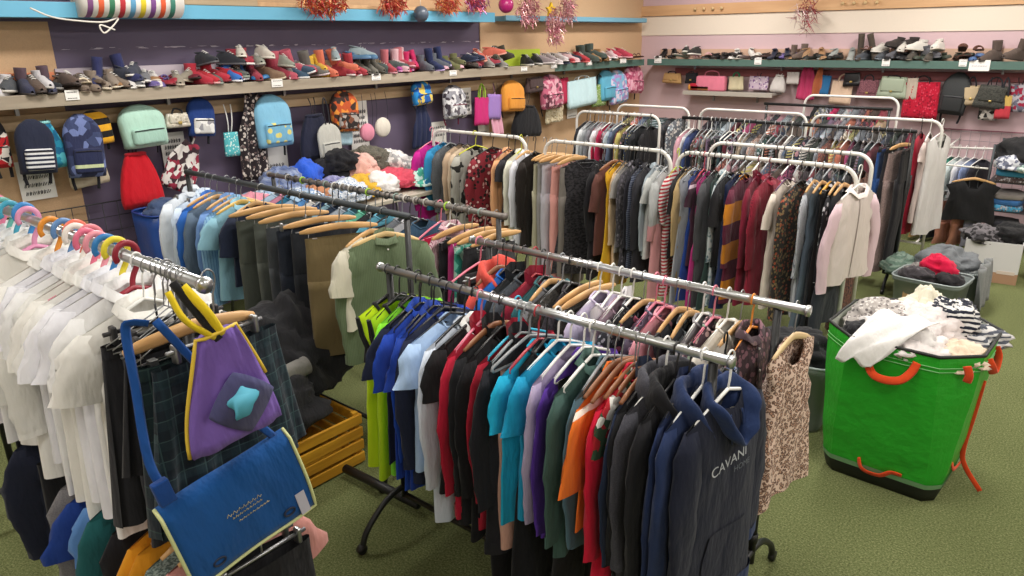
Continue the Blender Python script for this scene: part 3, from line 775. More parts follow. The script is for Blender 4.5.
D += [(-1.62, 'trousers', fab('121214'), 'long black leggings', *CL, dict(L=1.0, w=.3, t=.05, nohang=True)), (-1.48, 'dress', fab('15151A'), 'long black dress', *BP, dict(L=1.05, w=.34, t=.05)), (-1.3, 'trousers', fab('131316'), 'long black tracksuit trousers', *CL, dict(L=.95, w=.3, t=.05, nohang=True)), (-.875, 'dress', fab('1A1E30', 'floral', 'C8CCD8', .6, '5A6A9A'), 'long navy floral dress', *BP, dict(L=1.08, w=.24, t=.03, yo=.16))]
D.sort(key=lambda q: q[0])
row('on the front chrome rail', 1.945, 1.28, D)
# --- second chrome rail (E)
E_ = [
 (0, 'folded', BLK, 'black leggings', PK, dict(L=.4, w=.3)), (0, 'trousers', fab('22242A'), 'black school trousers', MC, dict(L=.66, w=.3)),
 (0, 'hoodie', fab('D9544A'), 'coral hooded top', BR, dict(L=.5)), (0, 'long', fab('1E63B8'), 'blue long top', BP, dict(L=.5)),
 (0, 'jacket', fab('1F2226'), 'black quilted jacket', BP, dict(L=.5)), (0, 'knit', fab('505860', 'marl', '3C434A'), 'grey marl jumper', BP, dict(L=.5)),
 (0, 'jacket', fab('8E1C34'), 'wine red jacket', RD, dict(L=.5)), (0, 'tee', fab('2A5A60'), 'dark teal tee', BP, dict(L=.5)),
 (0, 'long', fab('6C6C70'), 'mid grey top', WD, dict(L=.5)), (0, 'cardigan', fab('4A4642', 'tweed', '2C2A28'), 'dark tweed cardigan', GP, dict(L=.52)),
 (0, 'long', fab('1C1A20', 'tweed', '3A343C'), 'black lacy top', BP, dict(L=.56)), (0, 'trousers', fab('54534E', 'tweed', '3B3A38'), 'grey check trousers', WC, dict(L=.6, w=.32)),
 (0, 'skirt', fab('2A2624', 'floral', '6A5A4E', 1, '8A7A6C'), 'dark patterned skirt', WC, dict(L=.4, w=.3)), (0, 'tee', fab('BFB4CE'), 'pale lilac t-shirt', WP, dict(L=.52)),
 (0, 'cami', fab('D9D6DA'), 'white cami top', WP, dict(L=.5)), (0, 'dress', fab('A58A9A'), 'mauve dress', WP, dict(L=.62)),
 (0, 'tee', fab('24262C', 'dots', '8E8E96'), 'black dotted tee', WP, dict(L=.52)), (0, 'dress', fab('26222A', 'floral', 'A8566A', 1, '6E8A72'), 'black floral dress', WD, dict(L=.62)),
 (0, 'long', fab('5A5466', 'floral', 'B2A6C2', .8, '3A3648'), 'grey-purple printed top', PK, dict(L=.54)), (0, 'tee', fab('C98A96'), 'dusty pink tee', PK, dict(L=.5)),
 (0, 'vest', fab('2C3038'), 'dark slate vest', WD, dict(L=.5)), (0, 'dress', fab('30343A', 'floral', '8E9A9E', .7, 'B0A48E'), 'slate floral dress', WD, dict(L=.66)),
 (0, 'long', fab('8E8C90'), 'light grey top', WP, dict(L=.56)), (0, 'tunic', fab('4C3A44', 'floral', 'C0A0A0', .8, '7E9080'), 'plum floral tunic', PK, dict(L=.6)),
 (0, 'tee', fab('D8D2C8'), 'cream tee', WP, dict(L=.5)),
 (0, 'vest', fab('D9D4CA', 'print', 'D9D4CA', 3, 'D9D4CA'), 'white vest top with small black lettering', WD, dict(L=.5, w=.36)),
 (0, 'blouse', fab('3A2A30', 'floral', '7E5A64', .7, '5C4A44'), 'dark berry floral blouse', ('plastic', 'E08A2E', 'orange hanger'), dict(L=.56)),
]
xs = [-2.31 + 1.36*((i/26)**.97) for i in range(27)]
E_ = [(xs[i], k, m, d, *h, o) for i, (_, k, m, d, h, o) in enumerate(E_)]
def small_text(c):
    out = []; cu = bpy.data.curves.new('txt', 'FONT'); cu.body = 'O!\n\nyes'; cu.size = .045
    ob = bpy.data.objects.new('txt', cu); COL.objects.link(ob); dg = bpy.context.evaluated_depsgraph_get(); dg.update()
    me = bpy.data.meshes.new_from_object(ob.evaluated_get(dg)); mb = MB()
    for v in me.vertices:
        y, z = -.01 + v.co.x, c.zs - .14 + v.co.y; mb.v.append(Vector((c.front(y, z) + .006, y, z)))
    mb.f = [tuple(p.vertices) for p in me.polygons]; bpy.data.objects.remove(ob); out.append(('lettering', mb, plain('3A3A3E', .6))); return out
E_[25][7]['lettering'] = small_text
E_.append((-.80, 'dress', fab('D9BFAE', 'leopard', '6A4E42', .85, 'B48A70'), 'pale leopard print dress', *('wood', 'D8BD90', 'pale wooden hanger'), dict(L=.66, w=.36, t=.075, rz=R(-6), trim=fab('D9BFAE', 'leopard', '6A4E42', .85, 'B48A70'), P=dict(nd=.12, nw=.1))))
for q in E_[:-1]:
    q[7]['L'] = q[7]['L']*1.45
row('on the second chrome rail', 2.515, 1.28, E_)
# --- dark rail (B)
SH = dict(L=.6, w=.42)
B_ = [(-4.7, 'shirt', fab('D5DDE6'), 'white long-sleeved shirt', MC, dict(SH, L=.62)), (-4.52, 'shirt', fab('C8D8EA'), 'ice blue shirt', MC, SH), (-4.42, 'shirt', fab('2A62B4'), 'strong blue shirt', WD, SH),
 (-4.33, 'shirt', fab('5A6C80'), 'grey-blue shirt', WD, SH), (-4.24, 'shirt', fab('6B8EC2'), 'mid blue denim shirt', WD, SH), (-4.15, 'shirt', fab('7FA8C8', 'vstripe', '5C86B0'), 'blue striped shirt', WD, SH),
 (-4.06, 'sshirt', fab('86B4C6'), 'pale turquoise short-sleeved shirt', ('wood', 'D9B25E', 'yellow wooden hanger'), SH),
 (-3.95, 'tee', fab('1C2438'), 'dark navy tee', WD, dict(L=.5, sl=.2)),
 (-3.82, 'trousers', fab('4A4F48'), 'grey-green cargo trousers', WC, dict(L=.76, w=.34, rz=R(-12))), (-3.68, 'trousers', fab('555A54'), 'faded olive-grey trousers', WC, dict(L=.76, w=.34, rz=R(-16))),
 (-3.54, 'trousers', fab('42464A'), 'charcoal chinos', WC, dict(L=.8, w=.34, rz=R(-12))), (-3.42, 'trousers', fab('1E2430'), 'dark navy tracksuit trousers', MC, dict(L=.82, w=.34, rz=R(-14))), (-3.32, 'trousers', fab('23262C'), 'black joggers', WC, dict(L=.8, w=.34, rz=R(-16))),
 (-3.12, 'trousers', fab('6E5F40'), 'khaki brown trousers', WC, dict(L=.66, w=.36, legw=.18, rz=R(-26), t=.07)),
 (-2.86, 'tee', fab('C9C4B4'), 'cream tee', WD, dict(L=.5, w=.4, sl=.2)), (-2.76, 'shirt', fab('66755A', 'vstripe', '5A684E', .5), 'sage green corduroy shirt', ('wood', 'E0C08A', 'pale wooden hanger'), dict(L=.66, w=.42, t=.07, sl=.56, rz=R(-28)))]
row('on the dark rail', 2.32, 1.4, B_)
# --- grey rail behind (C)
cc = [('tee', '9CB4C8', 'pale blue'), ('long', 'B8788C', 'rose pink'), ('tee', '2E6E8C', 'petrol blue'), ('shirt', '8AA4BC', 'dusty blue'), ('long', '4A7CB0', 'bright blue'), ('tee', 'C8C4C0', 'off-white'),
      ('dress', '36507A', 'denim blue'), ('tee', '7A9AA8', 'grey-teal'), ('long', '223044', 'dark navy'), ('tee', '9AA2AC', 'silver grey'), ('long', '5C8CA0', 'sea blue'), ('tee', '64B49A', 'mint green'),
      ('long', '2A2A2E', 'black'), ('tee', '5A9CB4', 'aqua'), ('trousers', '24262C', 'black'), ('tee', '6A6E74', 'mid grey'), ('long', 'A8A8AC', 'pale grey'), ('tee', '33516A', 'slate blue')]
CC = []
for i, (k, c, nme) in enumerate(cc):
    CC.append((-4.7 + i*.088, k, fab(c), f'child\'s {nme} {NAMES[k].replace("long_sleeved_", "").replace("_", "-")}', *(BP if i % 3 else GP), dict(L=.5, w=.34)))
CC += [(-3.06, 'trousers', fab('BE1E48'), 'cerise pink trousers', *PK, dict(L=.62, w=.3)), (-2.98, 'shirt', fab('C9A9B0', 'vstripe', '7A3A52', .6), 'pink striped shirt', *WP, dict(L=.52, w=.34)),
       (-2.91, 'trousers', fab('1C1C20'), 'black jeggings', *WC, dict(L=.64, w=.3)), (-2.85, 'trousers', fab('C2387E'), 'magenta leggings', *CL, dict(L=.64, w=.28)),
       (-2.78, 'trousers', fab('2F8C7C', 'print', '6FC0AC', 1.2, 'B8DCD0'), 'teal patterned leggings', *WC, dict(L=.62, w=.3)), (-2.7, 'skirt', fab('26262A'), 'black skirt', *WC, dict(L=.4, w=.32)),
       (-2.62, 'trousers', fab('2C2C30'), 'black trousers', *WC, dict(L=.62, w=.3))]
row('on the grey rail', 2.98, 1.28, CC, lod=1)
for i in range(22):       # size rings threaded on the grey rail
    x = -4.6 + i*.088 + .03; cname, ch = [('pale grey', 'A8A6A0'), ('white', 'C8C6C0'), ('grey-green', '7E9088'), ('dark grey', '5A5650'), ('lime', '9CC43A'), ('dark grey', '4A4846')][(i*5 + i//4) % 6]
    o = MB().tube([(0, (.022*math.cos(a)), .022*math.sin(a)) for a in [2*PI*k/16 for k in range(16)]], .005, 6, loop=True).obj('size_ring', plain(ch, .4)); o.location = (x, 2.98, 1.28)
    tag(o, f'{cname} plastic size ring on the grey rail near the {short(CC[min(i, 24)][3])}', 'size ring', f'{cname} size rings on the grey rail'); used[o['label']] = 1
# --- uniform rail (A), upper and lower tier
whites = ['E9E9EE', 'E4E4EA', 'ECECEC', 'E6E6E2', 'E8E6E0', 'EEEDE8']
fatc = [('D77A9A', 'pink'), ('5FA9A0', 'teal'), ('3F9CB8', 'turquoise'), ('3A86C8', 'blue'), ('D890B4', 'pale pink'), ('D8892A', 'orange'), ('5C86B8', 'steel blue'), ('E0705C', 'coral'), ('E6E2DA', 'white'), ('DC7E8A', 'salmon'), ('D86C88', 'rose'), ('E694A0', 'light rose'), ('2F78B8', 'mid blue'), ('E2D23A', 'yellow'), ('8C1F30', 'dark red')]
ax = [-3.66, -3.56, -3.46, -3.37, -3.27, -3.0, -2.93, -2.87, -2.81, -2.75, -2.7, -2.63, -2.56, -2.5, -2.42]
ak = ['shirt', 'polo', 'shirt', 'shirt', 'polo', 'shirt', 'polo', 'sshirt', 'polo', 'polo', 'polo', 'sshirt', 'polo', 'polo', 'polo']
A_ = [(-4.1, 'tee', fab('2A6A84', 'stripe', '7AB0C4', 1.2), 'teal and blue striped tee', *BP, dict(L=.42)), (-3.95, 'tee', fab('1C2A48', 'vstripe', 'C8CED8', .5), 'navy tie-striped top', *BP, dict(L=.4)), (-3.8, 'polo', fab('2C8C98'), 'teal school polo', *BP, dict(L=.44))]
DS = ['crisp', 'soft', 'creased', 'plain', 'long', 'loose', 'thin', 'open-necked', 'cream-tinted', 'stiff', 'bright', 'smart', 'short', 'ivory', 'heavy']
for i, x in enumerate(ax):
    k = ak[i]; A_.append((x, k, fab(whites[i % 6]), f'{DS[i]} white school {NAMES[k].replace("_", " ")}', 'fat', fatc[i][0], f'{fatc[i][1]} plastic hanger', dict(L=.67 + (i % 3)*.04, w=.35, sl=.16 if k != 'shirt' else .46, rz=R(-4 + (i*7) % 9), t=.06, zs=-.066)))
TART = fab('121C26', 'plaid', '1A2E30', 1.0, '344C48')
A_ += [(-2.33, 'polo', fab('E6E4DE'), 'white polo next to the black skirts', *WP, dict(L=.62, w=.34, t=.06)),
       (-2.25, 'skirt', fab('222226'), 'black pleated school skirt', *CL, dict(L=.5, w=.3, t=.06, pleats=9)), (-2.18, 'trousers', fab('2C2C31'), 'charcoal school trousers', *CL, dict(L=.56, w=.3, t=.05)),
       (-2.1, 'skirt', fab('1A1A1E'), 'short black gathered skirt', *CL, dict(L=.3, w=.3, pleats=14)), (-2.03, 'skirt', TART, 'green tartan kilt', *WC, dict(L=.46, w=.3, t=.07, flare=.2, zs=-.19)),
       (-1.98, 'skirt', fab('131E28', 'plaid', '1E323A', .8, '3C5456'), 'blue-green tartan pinafore skirt', *MC, dict(L=.36, w=.36, t=.06, yo=.03, flare=.3, rz=R(8)))]
A_ = [(q[0]*.84, *q[1:]) for q in A_]
row('on the uniform rail', .80, 1.655, A_)
AL = [(-3.5, 'trousers', fab('14141A'), 'black school trousers', *CL, dict(L=.56, w=.32)), (-3.3, 'knit', fab('1A1F30'), 'navy v-neck jumper', *BP, dict(L=.46)), (-3.12, 'trousers', fab('18181C'), 'long black trousers', *CL, dict(L=.6, w=.32)), (-2.98, 'skirt', fab('1C1C22'), 'black box-pleat skirt', *CL, dict(L=.46, w=.3)),
      (-2.84, 'knit', fab('7C7A7C', 'marl', '6A686A'), 'grey marl school jumper', *BP, dict(L=.5, t=.07)), (-2.74, 'polo', fab('1D3C86'), 'royal blue school polo', *BP, dict(L=.48, t=.06)), (-2.66, 'polo', fab('5A86C0'), 'sky blue school polo', *BP, dict(L=.46)),
      (-2.58, 'knit', fab('1E5A5C'), 'bottle green cardigan', *BP, dict(L=.46)), (-2.5, 'trousers', fab('24302C'), 'dark green trousers', *CL, dict(L=.56, w=.32)), (-2.42, 'jacket', fab('18181C'), 'black school blazer', *BP, dict(L=.52, t=.06)),
      (-2.31, 'knit', fab('D8901E'), 'mustard yellow jumper', *BP, dict(L=.5, t=.07)), (-2.23, 'knit', fab('C98418'), 'dark mustard cardigan', *WD, dict(L=.5, t=.06)), (-2.14, 'knit', fab('4C5A54', 'tweed', '8A9A92', .5), 'grey-green flecked jumper', *WD, dict(L=.5, t=.07)),
      (-2.06, 'tee', fab('C88C84'), 'pale pink tee', *WD, dict(L=.46)), (-1.97, 'skirt', fab('141418'), 'black school skirt', *MC, dict(L=.42, w=.32, yo=.02)), (-1.9, 'trousers', fab('121216'), 'black trousers on the lowest clip hanger', *MC, dict(L=.5, w=.3, yo=.03))]
AL = [(q[0]*.84, *q[1:]) for q in AL]
for i in range(6):
    x = -1.86 + i*.026
    hanger('wire', '', (x, .80, 1.655), R(-6 + (i*5) % 13), 'bare metal hook hanger crowded among the school skirts at the uniform rail end', 'bare wire hangers at the uniform rail end', .8)
row('on the lower uniform bar', .80, 1.03, AL)
# --- middle row of white rails
def rowspec(Y, Z, lst): return P_(Y, Z, lst, dy=.19, dzz=.16)
F_ = rowspec(4.9, 1.4, [
 (418, 'knit', fab('B81E86'), 'bright magenta jumper', PK, dict(L=.72, w=.44, t=.07)), (428, 'knit', fab('2F84B4'), 'sea blue jumper', GP, dict(L=.62)), (436, 'knit', fab('5A5E62', 'marl', '46494E'), 'mid grey knit', GP, dict(L=.64)),
 (444, 'cardigan', fab('B59E86'), 'beige long cardigan', BP, dict(L=.8)), (452, 'long', fab('C4B098'), 'sand top', BP, dict(L=.72)),
 (461, 'knit', fab('A3A29A', 'cow', '22211F', 1.3), 'grey jumper with black patches', ('plastic', 'C9CC3A', 'yellow hanger'), dict(L=.72, w=.46, t=.06, rz=R(-12))),
 (478, 'knit', fab('7E2430', 'floral', '1E1A1C', 1.1, 'C9A7A4'), 'red and black patterned jumper', BP, dict(L=.72, w=.46, t=.07, rz=R(-14), trim=BLK)),
 (494, 'blouse', fab('D9A074'), 'peach blouse', BP, dict(L=.7, w=.42)), (501, 'tee', fab('26242A'), 'black tee', BP, dict(L=.6)), (507, 'shirt', fab('D6D4C4'), 'cream long shirt', ('plastic', 'C9CC3A', 'yellow hanger'), dict(L=.84)),
 (514, 'shirt', fab('D9DAE2'), 'white linen shirt', WD, dict(L=.82)), (521, 'long', fab('26201E'), 'dark brown top', BP, dict(L=.8))])
row('on the magenta jumper rail', 4.9, 1.4, F_, lod=1)
G_ = rowspec(4.88, 1.4, [
 (530, 'trousers', fab('A8A48C'), 'sage linen trousers', WC, dict(L=.9, w=.34)), (536, 'trousers', fab('8E8C8A'), 'stone grey trousers', WC, dict(L=.92, w=.34)), (543, 'trousers', fab('B4B0B8'), 'pale lilac trousers', WC, dict(L=.92, w=.34)),
 (551, 'trousers', fab('D89A92'), 'salmon pink trousers', WC, dict(L=.92, w=.36)), (560, 'trousers', fab('76706A'), 'taupe trousers', WC, dict(L=.9, w=.34)),
 (572, 'dress', fab('3A383C', 'tweed', '1C1B1E', 1.6), 'dark tweed pinafore dress', CL, dict(L=.86, w=.44, t=.05, rz=R(-34))), (590, 'long', fab('1F1E22'), 'plain black long top', CL, dict(L=.84)),
 (600, 'tee', fab('5E3A34'), 'chocolate brown tee', BR, dict(L=.64, w=.46, sl=.26)), (606, 'dress', fab('D8A92A'), 'mustard yellow dress', BP, dict(L=.9)), (611, 'long', fab('C9B08E'), 'oatmeal long top', BP, dict(L=.86)),
 (616, 'tee', fab('8E8A86'), 'warm grey tee', BP, dict(L=.62)), (621, 'shirt', fab('3C3A40', 'floral', '76727A', .8, '5A565E'), 'grey floral shirt', BP, dict(L=.76)), (626, 'jacket', fab('23222A'), 'black evening jacket', BP, dict(L=.78)),
 (631, 'long', fab('2A3044', 'stripe', '5A6070', .6), 'navy fine-striped top', BP, dict(L=.78)), (636, 'shirt', fab('2B2A30'), 'charcoal shirt', BP, dict(L=.8)), (642, 'shirt', fab('98A4AC'), 'pale steel shirt', GP, dict(L=.6)),
 (648, 'tee', fab('B4B6B4'), 'silver grey tee', GP, dict(L=.62)), (655, 'long', fab('A4A6A6', 'half', 'C98E92', .5), 'grey top with pink lower half', GP, dict(L=.86, w=.46, t=.07, sl=.4))])
for q in G_: q[7]['L'] = min(1.05, q[7]['L']*1.12)
row('on the pink trousers rail', 4.88, 1.4, G_, lod=1)
H_ = rowspec(4.92, 1.4, [
 (664, 'long', fab('DAD4D0', 'stripe', 'B4303C', 1.0), 'red and white striped top', ('plastic', 'B6C43A', 'lime hanger'), dict(L=.86, sl=.3)), (672, 'tee', fab('1F1C20'), 'black oversized tee', BP, dict(L=.6, sl=.22)), (677, 'long', fab('B49A6E'), 'camel top', BP, dict(L=.86)),
 (682, 'dress', fab('A5A7AC'), 'light grey dress', GP, dict(L=.88)), (687, 'dress', fab('23408A'), 'cobalt blue dress', BP, dict(L=.86)), (692, 'tee', fab('3C1F30', 'band', 'B8A6B0', .2), 'plum tee with pale band', RD, dict(L=.62)),
 (697, 'dress', fab('B4327A'), 'magenta dress', BP, dict(L=.88)), (703, 'long', fab('4A4A4E'), 'slate grey top', BP, dict(L=.88)), (708, 'dress', fab('2E4440'), 'dark teal dress', BP, dict(L=.88)),
 (713, 'blouse', fab('B6BFC2', 'floral', '7E949C', .8, '5C7078'), 'pale floral blouse', WP, dict(L=.84)), (719, 'tee', fab('17171C'), 'plain black tee', BP, dict(L=.6, sl=.26)), (725, 'dress', fab('1E2C52'), 'navy dress', BP, dict(L=.86)),
 (733, 'knit', fab('5A1E34', 'block', 'C0791E'), 'maroon and mustard colour-block jumper', BP, dict(L=.82, w=.44, t=.06)), (746, 'jacket', fab('7A1E34'), 'burgundy velvet jacket', ('plastic', '6A2438', 'plum hanger'), dict(L=.82, t=.06)),
 (758, 'shirt', fab('8E2438', 'vstripe', '5E1826', .4), 'crimson shirt', ('plastic', '6A2438', 'plum hanger'), dict(L=.8, t=.06)), (776, 'tee', fab('D2C6BA'), 'cream scoop tee', ('plastic', '4A1E48', 'purple hanger'), dict(L=.78, w=.44, sl=.2, t=.06)),
 (791, 'tunic', fab('2E2A26', 'floral', '7E6A4A', .7, '9A4A34'), 'dark ditsy floral tunic', BP, dict(L=.84, w=.44, t=.06, rz=R(-8))), (803, 'shirt', fab('B9BCC2', 'vstripe', '6A6E78', .7), 'grey striped shirt', WD, dict(L=.8)),
 (811, 'dress', fab('54606C'), 'blue-grey dress', WD, dict(L=.86)), (819, 'dress', fab('191C22'), 'black dress', ('wood', 'E0A23A', 'orange wooden hanger'), dict(L=.84)), (826, 'shirt', fab('1B1B20', 'dots', 'B8B8BC', 1.8), 'black shirt with white spots', WD, dict(L=.84)),
 (833, 'dress', fab('2A2E34'), 'dark slate dress', WD, dict(L=.84)), (848, 'blouse', fab('D8CBC6'), 'pale pink long-sleeved blouse', WP, dict(smat=fab('D9BDC6'), trim=fab('D8CBC6'), L=.62, w=.48, t=.075, rz=R(-12), sl=.54, out=.09, P=dict(nd=.08, nw=.09))), ])
for q in H_[:-1]: q[7]['L'] = min(1.05, q[7]['L']*1.12)
row('on the maroon tops rail', 4.92, 1.4, H_, lod=1)
o = garment('skirt', fab('1A1718'), 'black maxi skirt hanging behind the pale pink blouse', (-1.43, 4.92, 1.4), 0, w=.32, L=.9, t=.06, seed=4)
hanger('clip', '2A2A2C', (-1.43, 4.92, 1.4), 0, 'black clip hanger holding the black maxi skirt')
# --- rails further back
PALW = [('3A3E46', 'charcoal'), ('22242C', 'black'), ('6E7480', 'steel grey'), ('8E96A2', 'pale grey'), ('2C3A5A', 'navy'), ('5A6E92', 'denim blue'), ('7A2436', 'burgundy'), ('B0243C', 'crimson'), ('C98A96', 'dusty pink'), ('D8CFC6', 'ivory'),
        ('B49A80', 'tan'), ('4A5A48', 'moss green'), ('2E5A54', 'forest green'), ('8A6A8E', 'mauve'), ('C2B04A', 'ochre'), ('5E4A40', 'brown'), ('A8BCC8', 'ice blue'), ('D06A4A', 'rust orange'), ('C23C7A', 'hot pink'), ('3A2A3A', 'aubergine')]
PATS = [('', 'plain'), ('', 'soft'), ('floral', 'floral'), ('tweed', 'flecked'), ('stripe', 'striped'), ('dots', 'spotted'), ('print', 'printed')]
def fill(n, x0, x1, seed, kinds, Lr=(.6, .85), w=.42):
    r = random.Random(seed); out = []
    for i in range(n):
        c, cn = PALW[int(len(PALW)*r.random()**1.35)]; c = mute(c, .3, .92); c2, _ = PALW[r.randrange(len(PALW))]; c3, _ = PALW[r.randrange(len(PALW))]; c2 = mute(c2, .4); c3 = mute(c3, .4); pt_, pn = PATS[r.randrange(len(PATS))]; k = r.choice(kinds)
        out.append((x0 + (x1 - x0)*i/(n - 1), k, fab(c, pt_, c2, 1.0 if pt_ != 'print' else .8, c3) if pt_ else fab(c), f'{pn} {cn} {NAMES[k].replace("_", " ").replace("long sleeved ", "")}', *r.choice([BP, GP, GP, WP]), dict(L=r.uniform(*Lr), w=w)))
    return out
K1 = ['long', 'shirt', 'blouse', 'dress', 'tunic', 'cardigan', 'tee']
r3 = fill(17, -2.42, -1.5, 11, K1)
r3.append((-1.42, 'gown', fab('2E2226', 'leopard', '8A5A48', .9, '1C1416'), 'long dark leopard print dress', *BP, dict(L=1.15, w=.44, t=.07)))
row('on the rail behind the pink blouse', 5.52, 1.4, r3, lod=0)
r4 = fill(15, -4.82, -4.1, 12, ['long', 'shirt', 'tee', 'blouse'])
for i, (c, n) in enumerate([('26262C', 'black'), ('C8CACC', 'white'), ('8E9296', 'grey'), ('76787E', 'mid grey'), ('B01E44', 'raspberry'), ('D0D0D4', 'off-white'), ('A8224A', 'cerise')]):
    q = r4[i]; r4[i] = (q[0], q[1], fab(c), f'smooth {n} {q[3].split(" ", 2)[-1].split()[-1]}', *q[4:])
r4.append((-3.98, 'knit', fab('1C1C20'), 'thick black jumper', *BP, dict(L=.7, t=.07)))
row('on the chipboard corner rail', 7.1, 1.4, r4, lod=0)
b1 = fill(37, -3.55, -1.72, 13, K1 + ['trousers'], (.65, .9))
b1[0] = (b1[0][0], 'blouse', fab('C99AA6'), 'wide rose pink blouse', *WP, dict(L=.8, w=.46, t=.07)); b1[1] = (b1[1][0], 'shirt', fab('D4D4D6'), 'crumpled white shirt', *WP, dict(L=.8)); b1[2] = (b1[2][0], 'jacket', fab('3A4A7A'), 'indigo denim jacket', *BP, dict(L=.6))
b1 += [(-1.66, 'trousers', fab('24467E'), 'dark blue jeans', *CL, dict(L=1.0, w=.4, t=.06)), (-1.6, 'trousers', fab('1E1C20'), 'black wide trousers', *CL, dict(L=1.0, w=.4)), (-1.53, 'trousers', fab('8E7A76', 'tweed', '7A6866', 1), 'mushroom brown cord trousers', *WC, dict(L=1.05, w=.42, t=.06, rz=R(-10))),
       (-1.47, 'trousers', fab('17161A'), 'long black trousers', *CL, dict(L=1.05, w=.4))]
row('on the long black rail', 7.1, 1.4, b1, lod=0)
row('on the farthest corner rail', 8.05, 1.4, fill(9, -4.85, -4.15, 14, K1), lod=0, hang=False)
row('behind the long black rail', 8.08, 1.4, fill(13, -3.75, -2.8, 15, K1), lod=0, hang=False)
w6 = fill(13, -2.5, -1.72, 16, K1) + [(-1.66, 'gown', fab('7A2440'), 'long wine dress', *BP, dict(L=1.05)), (-1.58, 'gown', fab('B01E3A'), 'long scarlet dress', *BP, dict(L=1.0)), (-1.5, 'gown', fab('C9B9B4'), 'pale blush nightgown', *WP, dict(L=.85, w=.44, sleeves='tee')),
      (-1.41, 'gown', fab('D9D6D4'), 'long white lace gown', *WP, dict(L=.98, w=.46, t=.09, rz=R(-14), P=dict(nd=.16, nw=.11)))]
row('on the white gown rail', 8.06, 1.4, w6[:-3], lod=0, hang=False)
row('at the white gown end', 8.06, 1.4, w6[-3:], lod=0)
row('on the back wall black rail', 9.1, 1.4, fill(18, -3.45, -2.2, 17, ['long', 'shirt', 'blouse', 'tee'], (.5, .7)), lod=0, hang=False)
w7 = fill(11, -3.0, -2.25, 18, ['long', 'blouse', 'tee'], (.45, .6)); w7[3] = (w7[3][0], 'tee', fab('B42A5A'), 'raspberry pink tee', *WP, dict(L=.4))
row('under the handbags', 9.35, 1.5, w7, lod=0, hang=False)
